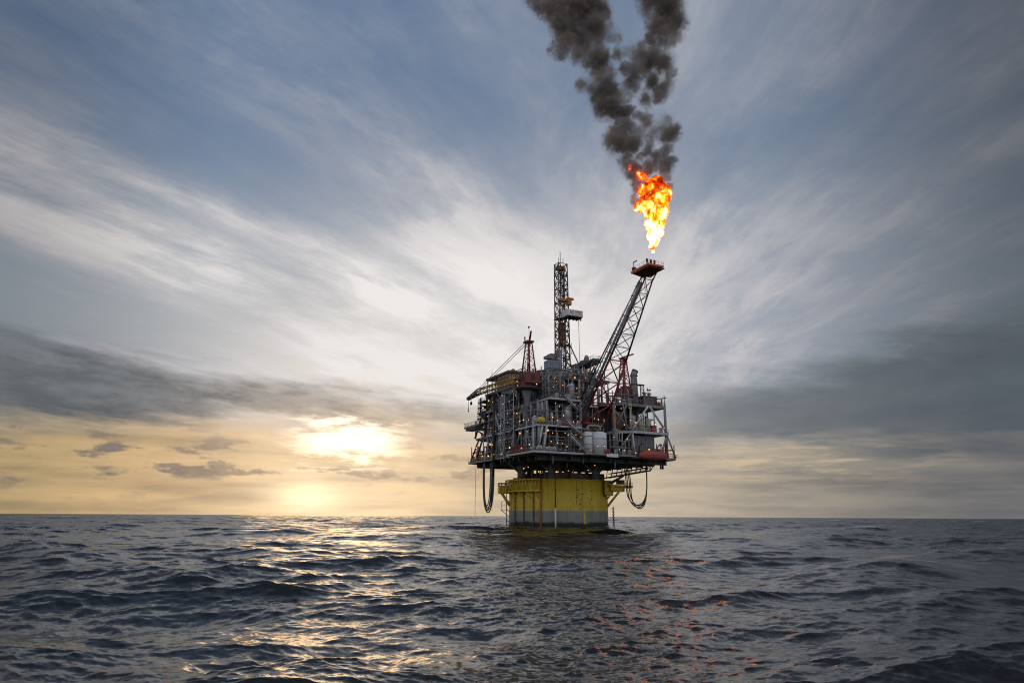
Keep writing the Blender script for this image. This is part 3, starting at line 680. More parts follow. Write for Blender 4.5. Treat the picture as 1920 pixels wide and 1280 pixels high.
modwall('grey machinery house on the upper deck below the derrick', 10, 30, 13.5, 40, ZU - .2, 51.8, 'dark', 3)
modwall('grey panelled room on the middle deck below the yellow crane boom', 2.6, 9.8, 26, 40, ZI, ZU - 1, 'wall', 3)
modwall('rust-brown container room on the lowest deck under the blue louvres', 1.2, 8.5, 26.5, 31.5, ZM, 32.7, 'brown', 1)

# ---------------------------------------------------------------- lattice helper
def lerp3(a, b, t): return tuple(a[i] + (b[i] - a[i]) * t for i in range(3))
def lattice(b, A, B, k, r_, cross=True, zig=False):
    # bracing between two chords A=(p,q) and B=(p,q) in k bays
    for i in range(k):
        a0, a1 = lerp3(*A, i / k), lerp3(*A, (i + 1) / k); b0, b1 = lerp3(*B, i / k), lerp3(*B, (i + 1) / k)
        b.tube(a0, b0, r_, n=5)
        if cross: b.tube(a0, b1, r_, n=5); b.tube(b0, a1, r_, n=5)
        elif zig: b.tube(*((a0, b1) if i % 2 else (b0, a1)), r_, n=5)
    b.tube(A[1], B[1], r_, n=5)

# ---------------------------------------------------------------- derrick
DU, DV = 26.2, 27.0
dr = thing('drilling_derrick', 'tall open lattice drilling derrick with a hanging monkey board', 'derrick', (DU, DV, 52.9))
ZB, ZT = 60.5, 103.0
def dq(su, sv, z_):
    t = (z_ - ZB) / (ZT - ZB); h = 2.30 + (2.02 - 2.30) * t
    return (DU + su * h - .3 * t, DV + sv * h * .8, z_)
cn = [(-1, -1), (1, -1), (1, 1), (-1, 1)]
for a in cn: MB().tube(dq(*a, ZB), dq(*a, ZT), .31, .25, 6).build('leg', M['dark'], dr)
for i in range(4):
    a, c_ = cn[i], cn[(i + 1) % 4]
    b = MB(); lattice(b, (dq(*a, ZB), dq(*a, ZT)), (dq(*c_, ZB), dq(*c_, ZT)), 10, .14)
    b.build('lattice', M['dark'], dr)
b = MB()
for z_ in np.linspace(ZB + 3, ZT - 5, 7):
    for i in range(4): b.tube(dq(*cn[i], z_), dq(*cn[(i + 1) % 4], z_), .2, n=5)
b.build('ring_beam', M['black'], dr)
b = MB()
for su, sv in ((-.35, -1), (.25, -1), (.1, .6)): b.tube(dq(su, sv, ZB), dq(su, sv, ZT - 3), .18, n=5)
b.build('guide_rail', M['dark'], dr)
b = MB(); b.box(DU - 2.2, DU + .9, DV - 1.3, DV + 1.3, ZT - 2.6, ZT - 1.2); b.build('crown_block', M['orange'], dr)
b = MB(); b.tube(dq(-.2, -.2, ZT - 1), dq(-.2, -.2, ZT + 5.2), .16); b.tube(dq(-.9, -.9, ZT), dq(-.9, -.9, ZT + 2), .1); b.tube(dq(.3, -.5, ZT - 1), dq(.3, -.5, ZT + 2.4), .12)
b.build('mast_tip', M['black'], dr)
b = MB(); b.box(DU - 1.3, DU + .5, DV - 1.0, DV + 1.0, 71.5, 78.3); b.box(DU - .9, DU + .2, DV - .8, DV + .8, 69, 71.5); b.build('travelling_block', M['orange'], dr)
b = MB(); b.box(DU - 2.9, DU + 2.2, DV - 2.4, DV - 1.6, 86.7, 87.7); b.box(DU + 1.0, DU + 2.6, DV - 3.2, DV - 1.8, 85.3, 88.3); b.box(DU + 2.2, DU + 4, DV - 2.6, DV - 2.2, 87.6, 88.5); b.build('racking_arm', M['orange'], dr)
b = MB(); b.tube((DU - .4, DV, 60), (DU - .4, DV, ZT - 2.4), .13); b.tube((DU + .3, DV, 60), (DU + .3, DV, ZT - 2.4), .1); b.build('drill_line', M['black'], dr)
# monkey board: a white parapet box, writing on its long side
mu0, mu1, mv0, mv1, mz = DU - 1.2, DU + 5.6, DV - 6.3, DV - 1.8, 80.0
b = MB(); b.box(mu0, mu1, mv0, mv1, mz - .3, mz); b.box(DU - 2.5, DU + 1, mv1, DV + 2.4, mz - .25, mz)
for i in range(5): uu = mu0 + .3 + (mu1 - mu0 - .6) * i / 4; b.box(uu - .12, uu + .12, mv0 + .1, mv1 - .1, mz - .7, mz - .302)
mbd = b.build('monkey_board', M['dark'], dr)
b = MB(); b.box(mu0, mu1, mv0 - .12, mv0, mz - .1, mz + 2.35); b.box(mu0 - .12, mu0, mv0, mv1, mz - .1, mz + 2.35); b.box(mu1, mu1 + .12, mv0, mv1, mz - .1, mz + 2.35)
b.build('parapet', M['plate_white'], mbd)
b = MB(); yv = mv0 - .126
def mark(b, u0, u1, z0, z1): b.box(u0, u1, yv - .03, yv - .002, z0, z1)
for k in range(2):
    a = mu0 + 1.15 + k * 1.0
    mark(b, a, a + .25, mz + .6, mz + 1.9); mark(b, a + .5, a + .75, mz + .6, mz + 1.9); mark(b, a + .25, a + .5, mz + 1.1, mz + 1.4)
for k in range(7): a = mu0 + 3.5 + k * .44; mark(b, a, a + .32, mz + 1.35, mz + 1.9)
for k in range(8): a = mu0 + 3.5 + k * .40; mark(b, a, a + .27, mz + .45, mz + .8)
b.build('lettering', M['blue'], mbd)
b = MB(); b.tube((mu1 - 1.3, mv0 + 1, mz - .4), (mu1 - 1.0, mv0 + 1, 57), .1); b.tube((mu1 - .6, mv0 + .6, mz - .3), (mu1 - .6, mv0 + .6, mz - 1.6), .3); b.build('hanging_rope', M['dark'], mbd)
# drill floor under the derrick
df = thing('drill_floor', 'blue-grey drill floor with wind walls at the foot of the derrick', 'drill floor', (DU, DV, 52.9))
MB().box(DU - 9.5, DU + 9, DV - 5, DV + 9, 57.2, 58.3).build('floor_slab', M['dark'], df)
b = MB(); b.box(DU - 9.3, DU - 3.4, DV - 4.9, DV - 4.6, 58.3, 61.4); b.box(DU - 9.3, DU - 9.0, DV - 4.6, DV - 1.5, 58.3, 61.4); b.box(DU - 4.6, DU - 3.4, DV - 5.2, DV - 4.9, 58.3, 64.5)
for k in range(7): b.box(DU - 9.1 + k * .8, DU - 8.9 + k * .8, DV - 5.05, DV - 4.902, 58.3, 61.4)
b.build('wind_wall', M['blue'], df)
b = MB()
for du, dv in ((-9, -4.6), (8.5, -4.6), (-9, 8.5), (8.5, 8.5), (0, -4.6)): b.tube((DU + du, DV + dv, 52.9), (DU + du, DV + dv, 57.2), .5)
for a, c_ in ((-9, 0), (0, 8.5), (8.5, 0), (0, -9)): b.tube((DU + a, DV - 4.6, 52.9), (DU + c_, DV - 4.6, 57.2), .3)
b.build('substructure', M['steel'], df)
b = MB(); b.box(DU - 7, DU - 4, DV - 3, DV, 62, 64.6); b.box(DU - 9.2, DU - 6.6, DV - 4.2, DV - 1, 62.3, 63.4); b.box(DU - 4.6, DU - 2.6, DV - 4, DV - 2.4, 63.5, 66.2); b.box(DU + 3.6, DU + 6.6, DV - 4, DV, 58.3, 61.5); b.build('machinery', M['steel'], df)
b = MB()
for su in (-1, 1): b.tube((DU + su * 3.5, DV - 2.8, 58.3), dq(su, -1, ZB + 1), .4); b.tube((DU + su * 6.8, DV - 3.6, 58.3), dq(su, -1, ZB + 9), .26); b.tube((DU + su * 3.5, DV + 3, 58.3), dq(su, 1, ZB + 1), .4)
b.build('mast_brace', M['dark'], df)
b = MB(); b.rail((DU - 9.3, DV - 4.9, 61.4), (DU - 3.4, DV - 4.9, 61.4), 1.1, .07); b.rail((DU - 1, DV - 5, 58.3), (DU + 9, DV - 5, 58.3), 1.1, .07); b.rail((DU - 7, DV - 6, 66), (DU - 3, DV - 5, 66), 1, .08); b.build('handrail', M['steel'], df)
# pipe deck reaching out towards the viewer
pd = thing('pipe_deck', 'dark overhanging pipe deck between the derrick foot and the flare boom', 'pipe deck', (31, 16, 57))
MB().prism([(29.2, 10.2), (32.4, 10.2), (37, 27), (37, 33), (33, 33)], 60.2, 61).build('platform', M['deck'], pd)
b = MB()
for k in range(8):
    t = k / 7; b.box(29.6 + 3.5 * t, 32.8 + 4.0 * t, 10.6 + 21 * t, 11 + 21 * t, 59.4, 60.2)
b.box(29.4, 29.8, 10.2, 11, 58.8, 60.2); b.build('beam', M['dark'], pd)
b = MB(); b.rail((29.2, 10.2, 61), (33, 32, 61), 1.1, .07); b.rail((29.2, 10.2, 61), (32.4, 10.2, 61), 1.1, .07); b.rail((32.4, 10.2, 61), (37, 27, 61), 1.1, .07); b.build('handrail', M['steel'], pd)
b = MB(); b.tube((30.2, 12, 60), (33, 22, 53), .3); b.tube((32, 12, 60), (33, 22, 53), .3); b.tube((31, 20, 60), (27, 16, 52.9), .34); b.build('strut', M['steel'], pd)
b = MB(); b.lying((31, 17, 61.7), (33, 24, 61.7), .6); b.lathe((31.4, 18, 61), [(.9, 0), (1.0, 1.6), (.7, 2.6), (.2, 3)], 10); b.box(32, 34, 21, 24, 61, 62.8); b.build('deck_load', M['steel'], pd)

# ---------------------------------------------------------------- flare boom
fb = thing('flare_boom', 'long slanting flare boom, red lattice below and grey above', 'flare boom', (21.7, 0, 34))
zt0, vt = 78.3, -31.5
Lc = ((16.9, -.2, 34.9), (22.0, vt, zt0)); Rc_ = ((26.5, -.2, 34.9), (25.0, vt, zt0))
BL = ((16.4, 3.6, 39.2), (21.7, vt + 1.2, zt0 + 1.0)); BR = ((26.2, 3.6, 39.2), (24.8, vt + 1.2, zt0 + 1.0))
split = .45
def seg(ch_, a, c_): return (lerp3(*ch_, a), lerp3(*ch_, c_))
for ch_ in (Lc, Rc_):
    MB().tube(*seg(ch_, 0, split), .36, .33, 8).build('chord', M['red'], fb)
    MB().tube(*seg(ch_, split, 1), .32, .24, 8).build('chord', M['dark'], fb)
MB().tube(*seg(BL, 0, 1), .28, .22, 8).build('chord', M['dark'], fb)
b = MB(); lattice(b, seg(Lc, 0, split), seg(Rc_, 0, split), 3, .22); b.build('lower_lattice', M['red'], fb)
b = MB(); lattice(b, seg(Lc, split, .99), seg(Rc_, split, .99), 6, .14); b.build('upper_lattice', M['dark'], fb)
b = MB(); lattice(b, seg(Lc, .1, 1), seg(BL, .1, 1), 12, .09, cross=False, zig=True); lattice(b, seg(Rc_, .3, 1), seg(BL, .3, 1), 6, .08, cross=False, zig=True)
b.build('side_lattice', M['dark'], fb)
for k, (du, dv, dz, r_, mm) in enumerate(((-.9, -.2, .9, .42, 'steel'), (-1.75, .3, 1.3, .2, 'light'), (-.1, -.4, .6, .3, 'dred'))):
    p, q = lerp3(*Lc, .07), lerp3(*Lc, .95)
    MB().tube((p[0] + du * 1.3, p[1] + dv, p[2] + dz), (q[0] + du * .6, q[1] + dv, q[2] + dz), r_, n=10).build('gas_pipe', M[mm], fb)
b = MB()
for k in range(14):
    p = lerp3(*Lc, .1 + .063 * k); s_ = 1 - .03 * k
    b.tube((p[0] + .6, p[1] - .2, p[2] + .5), (p[0] - 2.6 * s_, p[1] + .2, p[2] + 1.1), .13, n=5)
b.build('pipe_clamp', M['black'], fb)
# tip platform and beams, flame glow mixed into their orange paint
tp = MB(); tp.prism([(17.9, -29.3), (17.6, -38.6), (23.7, -38.6), (26.0, -29.6), (23, -28.2)], 79.6, 80.2); tp = tp.build('tip_platform', M['tip'], fb)
b = MB()
for k in range(7): b.box(18.0 + k * 1.0, 18.2 + k * 1.0, -38.3, -29.8, 79.25, 79.597)
for k in range(5): b.box(17.9, 24.6, -37.8 + k * 1.9, -37.6 + k * 1.9, 79.3, 79.55)
b.build('grating_beam', M['orange'], tp)
b = MB()
for p, q in (((17.6, -38.6), (23.7, -38.6)), ((17.9, -29.3), (17.6, -38.6)), ((23.7, -38.6), (26, -29.6))): b.rail((*p, 80.2), (*q, 80.2), 1.1, .04, 2.2)
b.build('handrail', M['light'], tp)
b = MB()
for p, q in (((22, -31.3, 77.8), (19.2, -36, 79.4)), ((25, -31.3, 77.8), (23, -36.5, 79.4)), ((22, -31.5, 78), (18.4, -30, 79.4))): b.tube(p, q, .22)
b.build('bracket', M['dark'], tp)
for k in range(5):
    b = MB(); uu, vv = 19.8 + .75 * k, -35.6 + (.8 if k % 2 else 0)
    o = MB().tube((uu, vv, 80.2), (uu - .2, vv, 81.9), .26, n=8).build('flare_tip', M['dred'], fb)
    MB().tube((uu - .2, vv, 81.9), (uu - .25, vv, 82.8), .34, n=8).build('nozzle', M['black'], o)
b = MB(); b.tube((18.4, -30.4, 80.2), (18.2, -30.4, 83.0), .12); b.tube((18.2, -30.4, 83.0), (18.9, -31.4, 83.5), .2); b.box(17.9, 18.9, -31, -30, 80.2, 81.3); b.build('davit', M['black'], tp)

# ---------------------------------------------------------------- yellow-boomed crane on the left
cr = thing('pedestal_crane', 'red crane on a grey column with a long yellow boom', 'crane', (1.2, 10, ZM))
MB().lathe((1.2, 10, ZM), [(1.1, 0), (1.1, 19.0), (2.0, 21.4), (2.0, 22)], 20).build('pedestal', M['steel'], cr)
b = MB().lathe((1.2, 10, 46.3), [(3.6, 0), (4.3, .5), (4.3, 1.0)], 20)
b.build('ring_platform', M['dark'], cr)
b = MB()
for k in range(14):
    t0, t1 = 2 * math.pi * k / 14, 2 * math.pi * (k + 1) / 14
    b.rail((1.2 + 4.2 * math.cos(t0), 10 + 4.2 * math.sin(t0), 47.3), (1.2 + 4.2 * math.cos(t1), 10 + 4.2 * math.sin(t1), 47.3), 1.1, .07, 2.5)
b.build('handrail', M['dred'], cr)
b = MB(); b.box(-.6, 4.6, 6.6, 12.6, 48.6, 52.4); b.lathe((1.2, 10, 47.3), [(2.2, 0), (2.2, 1.3)], 16); hs_ = b.build('machinery_house', M['dred'], cr)
for q in ((-.64, -.603, 8.8, 10.2, 49.6, 51.6), (-.65, -.603, 11, 12.2, 50, 51.6), (1, 2.4, 6.55, 6.597, 49.6, 51.4)): MB().box(*q).build('window', M['black'], hs_)
b = MB(); b.rail((-.6, 6.6, 52.4), (-.6, 12.6, 52.4), 1, .07); b.rail((-.6, 6.6, 52.4), (4.6, 6.6, 52.4), 1, .07); b.build('handrail', M['dred'], hs_)
aq = lambda su, sv, t: (1.9 + su * (1.6 - .9 * t), 10.0 + sv * (2.2 - 1.2 * t), 52.4 + 11.2 * t)
b = MB()
for a in cn: b.tube(aq(*a, 0), aq(*a, 1), .3, .24)
for i in range(4): lattice(b, (aq(*cn[i], 0), aq(*cn[i], 1)), (aq(*cn[(i + 1) % 4], 0), aq(*cn[(i + 1) % 4], 1)), 4, .09, cross=False, zig=True)
b.build('mast_frame', M['dred'], cr)
b = MB(); b.box(.6, 3.2, 8.4, 11.8, 63.5, 64.1); b.tube((1.5, 8.6, 64.1), (.2, 5.2, 66.4), .35); b.tube((2, 10, 64), (2, 10, 69.6), .08); b.box(1.9, 2.1, 9.6, 10.6, 69.0, 69.6); b.tube((1.2, 11.6, 64.1), (1.2, 11.6, 66), .25); b.build('mast_head', M['dred'], cr)
# boom: four chords, yellow, ending in a dark tip
bq = lambda sv, sz, t: (-2.6 + (sv * .75), 11 + 31.5 * t, 49.9 + .7 * t + sz * (1.0 - .15 * abs(t - .5)))
bm = MB()
cb = [(-1, -1), (1, -1), (1, 1), (-1, 1)]
for a in cb: bm.tube(bq(*a, 0), bq(*a, 1), .24, n=5)
for i in range(4): lattice(bm, (bq(*cb[i], 0), bq(*cb[i], 1)), (bq(*cb[(i + 1) % 4], 0), bq(*cb[(i + 1) % 4], 1)), 11, .075, cross=False, zig=True)
bm.build('boom', M['boom'], cr)
tq = lambda sv, sz, t: (-2.6 + sv * .75 * (1 - .4 * t), 42.5 + 9.6 * t, 50.6 - 1.2 * t + sz * (.95 - .6 * t))
bm = MB()
for a in cb: bm.tube(tq(*a, 0), tq(*a, 1), .22, n=5)
for i in range(4): lattice(bm, (tq(*cb[i], 0), tq(*cb[i], 1)), (tq(*cb[(i + 1) % 4], 0), tq(*cb[(i + 1) % 4], 1)), 5, .12, cross=False, zig=True)
bm.box(-3.2, -2, 51.6, 53.0, 48.8, 50); bm.build('boom_tip', M['dark'], cr)
b = MB()
for k in (-.5, .5): b.tube((1.4 + k, 11, 63.6), (-2.6 + k, 42, 51.6), .10, n=4)
b.build('boom_stay', M['dark'], cr)
b = MB(); b.tube((-2.6, 52.2, 49), (-2.6, 52.2, 45.4), .08, n=4); b.tube((-2.6, 49.6, 49), (-2.6, 49.6, 47.6), .08, n=4); b.build('hoist_rope', M['black'], cr)
b = MB(); b.lathe((-2.6, 49.6, 46.4), [(.15, 0), (.5, .4), (.5, .9), (.2, 1.4)], 8); b.path([(-2.6, 52.2, 45.6), (-2.6, 52.2, 45), (-2.6, 52.6, 44.5), (-2.6, 52.2, 44.1), (-2.6, 51.8, 44.4)], .16, 5); b.build('hook_block', M['black'], cr)
# boom rest under the yellow boom
rest = thing('boom_rest', 'grey triangular plate bracket below the yellow boom', 'bracket', (0, 20, 46))
MB().hexa([(-.6, 14, 45.4), (.4, 14, 45.4), (.4, 27, 47.8), (-.6, 27, 47.8), (-.6, 14, 48.2), (.4, 14, 48.2), (.4, 27, 48.4), (-.6, 27, 48.4)]).build('plate', M['steel'], rest)
b = MB(); b.tube((0, 15, 45.6), (1, 18, 41), .3); b.tube((0, 25, 47.6), (1, 22, 42), .3); b.build('brace', M['steel'], rest)
# red crane behind the flare boom
c2 = thing('crane_tower', 'red crane mast half hidden behind the flare boom', 'crane', (45.8, 14, ZU + .5))
MB().lathe((45.8, 14, ZU + .5), [(1.5, 0), (1.5, 6.2), (2.4, 7)], 16).build('pedestal', M['silver'], c2)
q2 = lambda su, sv, t: (45.8 + su * (1.8 - 1.1 * t), 14 + sv * (1.8 - 1.1 * t), 50.3 + 12.7 * t)
b = MB()
for a in cn: b.tube(q2(*a, 0), q2(*a, 1), .32, .24)
for i in range(4): lattice(b, (q2(*cn[i], 0), q2(*cn[i], 1)), (q2(*cn[(i + 1) % 4], 0), q2(*cn[(i + 1) % 4], 1)), 4, .14, cross=False, zig=True)
b.build('mast_frame', M['red'], c2)
MB().box(43.6, 48.4, 12.2, 16.4, 48.6, 51.6).build('machinery_house', M['dred'], c2)
b = MB(); b.box(44.4, 47.2, 13, 15, 63, 63.6); b.tube((45, 13.6, 63.6), (49.4, 12.2, 65.2), .3); b.tube((44.6, 14, 63.4), (47.6, 14, 62.0), .3); b.build('mast_head', M['dred'], c2)

# ---------------------------------------------------------------- tanks, vessels, boat
def tank(label, u_, v_, z0, r_, h, mat='white', bands=2, skirt=True, name='storage_tank', cat='tank', group=None, dome=.35):
    t = thing(name, label, cat, (u_, v_, z0), group)
    MB().lathe((u_, v_, z0), [(r_, .6), (r_, h - r_ * dome), (r_ * .88, h - r_ * dome * .45), (r_ * .5, h - r_ * dome * .1), (.02, h)], 28).build('shell', M[mat], t)
    b = MB()
    for k in range(bands): z_ = z0 + .6 + (h - .9) * (k + .9) / (bands + .35); b.lathe((u_, v_, z_ - .1), [(r_ + .01, 0), (r_ + .1, 0), (r_ + .1, .2), (r_ + .01, .2)], 28, False)
    b.build('stiffening_band', M['steel'], t)
    if skirt: MB().lathe((u_, v_, z0), [(r_ * .93, 0), (r_ * .93, .6)], 24).build('skirt', M['cream'], t)
    b = MB(); b.tube((u_, v_, z0 + h - .1), (u_, v_, z0 + h + .7), .22, n=8); b.tube((u_ - r_ * .9, v_ - r_ * .3, z0 + h * .3), (u_ - r_ * 1.3, v_ - r_ * .5, z0 + h * .3), .16); b.build('nozzle', M['steel'], t)
    return t
tank('tall narrow white tank, the slimmer of the pair below the flare boom', 19.9, 1.2, ZM, 1.75, 7.6)
tank('wide white tank with a dark band, the broader of the pair below the flare boom', 24.9, 1.8, ZM, 2.85, 8.0, bands=1)
tank('pale grey upright tank on the middle deck beside the red flare boom foot', 13.4, 3.4, ZI, 1.6, 7.6, 'silver', 2)
tank('light grey column vessel on the upper deck below the pipe deck', 15.6, 4.0, ZU - .4, 1.0, 6.2, 'light', 3, name='process_vessel', cat='vessel')
tank('dark tapered vessel under the overhanging pipe deck', 22.5, 7.2, ZI, 1.9, 9, 'dark', 3, name='process_vessel', cat='vessel')
tank('tall grey column among the pipes, nearest the broad white tank', 31.6, 1.2, ZM, 1.05, 9.5, 'steel', 3, name='process_vessel', cat='vessel')
tank('lagged vessel with orange light painted on, behind the braces above the lifeboat', 35.4, 5.6, ZI, 1.7, 7.4, 'orange', 2, name='process_vessel', cat='vessel')  # orange paint stands in for the orange light on this vessel
for k, u_ in enumerate((41.6, 45.2, 48.6)):
    tank(('cream upright vessel in the braced bay, nearest the orange-painted vessel', 'cream upright vessel, middle of three in the braced bay', 'cream upright vessel in the braced bay, nearest the red cabinet')[k], u_, 4.2, ZI, 1.15, 6.2 - .3 * k, 'cream', 2, name='process_vessel', cat='vessel', group='cream vessels in the braced bay')
yt = thing('drum', 'fat bright yellow drum on the corner of the middle deck', 'drum', (.6, .6, ZI))
MB().lying((.4, -.1, ZI + 1.35), (2.0, .4, ZI + 1.35), 1.05).build('shell', M['yellow'], yt)
b = MB(); b.box(.4, .8, -.5, .7, ZI, ZI + .7); b.box(1.6, 2.0, -.3, .9, ZI, ZI + .7); b.build('saddle', M['steel'], yt)
wt = thing('locker', 'pale grey rounded locker beside the yellow drum', 'locker', (.2, 3.4, ZI))
MB().box(-.1, 1.4, 2.6, 4.2, ZI, ZI + 2.6).lathe((.6, 3.4, ZI + 2.6), [(.8, 0), (.6, .4), (.1, .6)], 10).build('body', M['light'], wt)
MB().box(-.16, -.104, 2.9, 3.9, ZI + .2, ZI + 2.2).build('door', M['silver'], wt)
lbz = 23.2
lb_ = thing('lifeboat', 'closed red lifeboat hung along the deck edge', 'lifeboat', (45, -2.6, lbz))
prof = [(-6.1, .15, .25), (-5.6, .7, .6), (-4.6, 1.25, .85), (-2.8, 1.6, .98), (0, 1.7, 1.0), (2.8, 1.6, .98), (4.6, 1.2, .85), (5.6, .65, .6), (6.1, .12, .25)]
def loaf(b, z_mid, zlo, zhi, grow=1.0, n_=16):
    vs = []
    for du, w, hh in prof:
        for k in range(n_):
            a = 2 * math.pi * k / n_; s_ = math.sin(a); cc = math.cos(a)
            vs.append((45 + du, -2.6 + w * grow * (abs(cc) ** .6) * (1 if cc > 0 else -1), z_mid + (zhi if s_ > 0 else zlo) * hh * (abs(s_) ** .7) * (1 if s_ > 0 else -1)))
    fs = [(i * n_ + k, (i + 1) * n_ + k, (i + 1) * n_ + (k + 1) % n_, i * n_ + (k + 1) % n_) for i in range(len(prof) - 1) for k in range(n_)]
    b._add(vs, fs, True); b._add(vs[:n_], [tuple(range(n_))[::-1]]); b._add(vs[-n_:], [tuple(range(n_))]); return b
loaf(MB(), lbz + 1.6, 1.5, 1.75).build('hull', M['boat'], lb_)
loaf(MB(), lbz + 1.75, .12, .12, 1.06).build('fender', M['dred'], lb_)
MB().box(47.6, 49.4, -3.3, -1.9, lbz + 3.0, lbz + 3.9).build('wheelhouse', M['boat'], lb_)
dv_ = thing('davit', 'dark launching davit frame holding the red lifeboat', 'davit', (45, 0, ZM))
for u_ in (41, 49):
    b = MB(); b.path([(u_, .3, ZM), (u_, 0, ZM + 3.6), (u_, -1.6, ZM + 4.5), (u_, -2.6, ZM + 4.2)], .22, 6); b.tube((u_, -2.6, ZM + 4.2), (u_, -2.6, lbz + 3.0), .08); b.build('arm', M['dark'], dv_)
MB().box(40.4, 49.6, -.4, 0.0, ZM + .1, ZM + .6).build('skid_beam', M['dark'], dv_)

# ---------------------------------------------------------------- stairs
def stair(label, p, q, w=1.1):
    t = thing('stair_flight', label, 'stairs', p, 'stair flights between the decks')
    p, q = Vector(p), Vector(q); L = int((p - q).length / .45)
    b = MB()
    for s_ in (0, w): b.tube((p.x, p.y + s_, p.z), (q.x, q.y + s_, q.z), .2, n=4)
    b.build('stringer', M['light'], t)
    b = MB()
    for i in range(L + 1):
        c_ = p.lerp(q, i / L); b.box(c_.x - .16, c_.x + .16, c_.y, c_.y + w, c_.z - .04, c_.z + .04)
    b.build('tread', M['steel'], t)
    b = MB()
    for s_ in (0, w):
        b.tube((p.x, p.y + s_, p.z + 1.1), (q.x, q.y + s_, q.z + 1.1), .06, n=4)
        for i in range(0, 6): c_ = p.lerp(q, i / 5); b.tube((c_.x, c_.y + s_, c_.z), (c_.x, c_.y + s_, c_.z + 1.1), .05, n=4)
    b.build('handrail', M['light'], t)
stair('uppermost open stair slanting from upper deck towards the flare boom foot', (10.6, -.9, ZU), (16, -.9, 38.4))
stair('open stair slanting from the middle deck down to the slim white tank', (10.8, -1.2, ZI + 1.2), (17.4, -1.2, 30))
stair('lowest open stair landing on the corner deck beside the slim white tank', (11.8, -1.6, 30), (17.9, -1.6, ZM))
st = thing('stair_tower', 'slender grey lattice stair tower left of the crane column', 'stair tower', (-.6, 22, ZM))
for v_ in (16.2, 23.4, 26.2):
    for u_ in (-.9, 1.2): MB().tube((u_, v_, ZM - 2), (u_, v_, 46.5), .17, n=5).build('post', M['light'], st)
for i in range(7):
    z0 = ZM - .6 + i * 3.3
    b = MB(); b.tube((-.9, 23.4, z0), (-.9, 26.2, z0), .15, n=5); b.tube((-.9, 23.4, z0), (-.9, 26.2, z0 + 3.3), .12, n=5); b.tube((-.9, 26.2, z0), (-.9, 23.4, z0 + 3.3), .12, n=5)
    b.tube((-.9, 16.2, z0), (-.9, 23.4, z0), .13, n=5); b.build('bracing', M['light'], st)
    b = MB(); b.hexa([(.1, 16.4, z0), (1.1, 16.4, z0), (1.1, 23.2, z0 + 3.2), (.1, 23.2, z0 + 3.2), (.1, 16.4, z0 + .3), (1.1, 16.4, z0 + .3), (1.1, 23.2, z0 + 3.5), (.1, 23.2, z0 + 3.5)]) if i % 2 else b.hexa([(-.8, 23.2, z0), (.1, 23.2, z0), (.1, 16.4, z0 + 3.2), (-.8, 16.4, z0 + 3.2), (-.8, 23.2, z0 + .3), (.1, 23.2, z0 + .3), (.1, 16.4, z0 + 3.5), (-.8, 16.4, z0 + 3.5)])
    b.build('flight', M['steel'], st)
    b = MB(); b.box(-.8, 1.1, 15.4, 16.4, z0 - .1, z0); b.rail((-.8, 15.4, z0), (-.8, 23.2, z0), 1.1, .05, 1.8); b.build('landing', M['steel'], st)

# ---------------------------------------------------------------- buildings and platforms on the left
lq = thing('control_cabin', 'beige clad cabin with flat roof on the topmost deck above the boom', 'cabin', (4, 33, 50))
MB().box(2.2, 10, 26, 36, 50, 55.6).build('wall', M['beige'], lq)
MB().box(1.6, 10.6, 25.2, 45.2, 55.7, 56.5).build('roof', M['brown'], lq)
for v_ in (37.6, 40.6, 44.6): MB().tube((2.2, v_, 50), (2.2, v_, 55.7), .22).build('post', M['steel'], lq)
for k in range(4): MB().box(2.12, 2.197, 27 + k * 2.3, 28.3 + k * 2.3, 52.6, 54.4).build('window', M['black'], lq)
b = MB()
for k in range(9): b.box(2.06, 2.2, 26.1 + k * 1.2, 26.26 + k * 1.2, 50, 55.7)
b.build('cladding_rib', M['brown'], lq)
net = thing('perimeter_net', 'dark slanted safety net frame behind the crane, on the topmost deck', 'net frame', (4, 18, 53))
b = MB()
for k in range(10):
    v_ = 13.5 + k * 1.3; b.tube((4, v_, 52.8), (2.2, v_ + .3, 55.3), .12, n=4); b.tube((4.2, v_, 53), (7, v_, 55.4), .1, n=4)
b.tube((2.2, 13.5, 55.3), (2.2, 25.6, 55.3), .12, n=4); b.tube((4, 13.5, 53), (4, 25.6, 53), .2); b.build('frame', M['dark'], net)
MB().box(3.5, 10, 13, 25, 52.5, 52.8).build('deck', M['dark'], net)
for k in range(6):
    z_ = 36.8 + k * 2.15
    t = thing('balcony', 'small railed balcony on the seaward end of the living block', 'balcony', (.4, 47, z_), 'stacked balconies of the living block')
    MB().box(-.2, 4, 42.5, 49.6 - .25 * k, z_ - .35, z_).build('floor_slab', M['dark'], t)
    b = MB(); b.rail((-.2, 42.5, z_), (-.2, 49.6 - .25 * k, z_), 1.1, .07, 1.2); b.rail((-.2, 49.6 - .25 * k, z_), (4, 49.6 - .25 * k, z_), 1.1, .07, 1.2); b.tube((0, 49, z_ - .3), (.2, 44, z_ - 2.1), .18); b.build('handrail', M['dark'], t)
modwall('grey living block behind the stacked balconies', 2.4, 12, 38, 46.5, ZI, 49.2, 'wall', 4)
ep = thing('cantilever_walkway', 'grey walkway platform jutting out past the deck to the far left', 'walkway', (0, 54, 38.4))
MB().box(-.5, 3.2, 47.5, 61.2, 38.3, 39.0).build('floor_slab', M['steel'], ep)
b = MB(); b.box(-.3, 3, 50, 60, 37.3, 38.3); b.tube((1, 47, 35), (1, 54, 38), .3); b.build('girder', M['dark'], ep)
b = MB(); b.rail((-.5, 47.5, 39), (-.5, 61.2, 39), 1.3, .08, 1.6); b.rail((-.5, 61.2, 39), (3.2, 61.2, 39), 1.3, .08, 1.6); b.build('handrail', M['light'], ep)
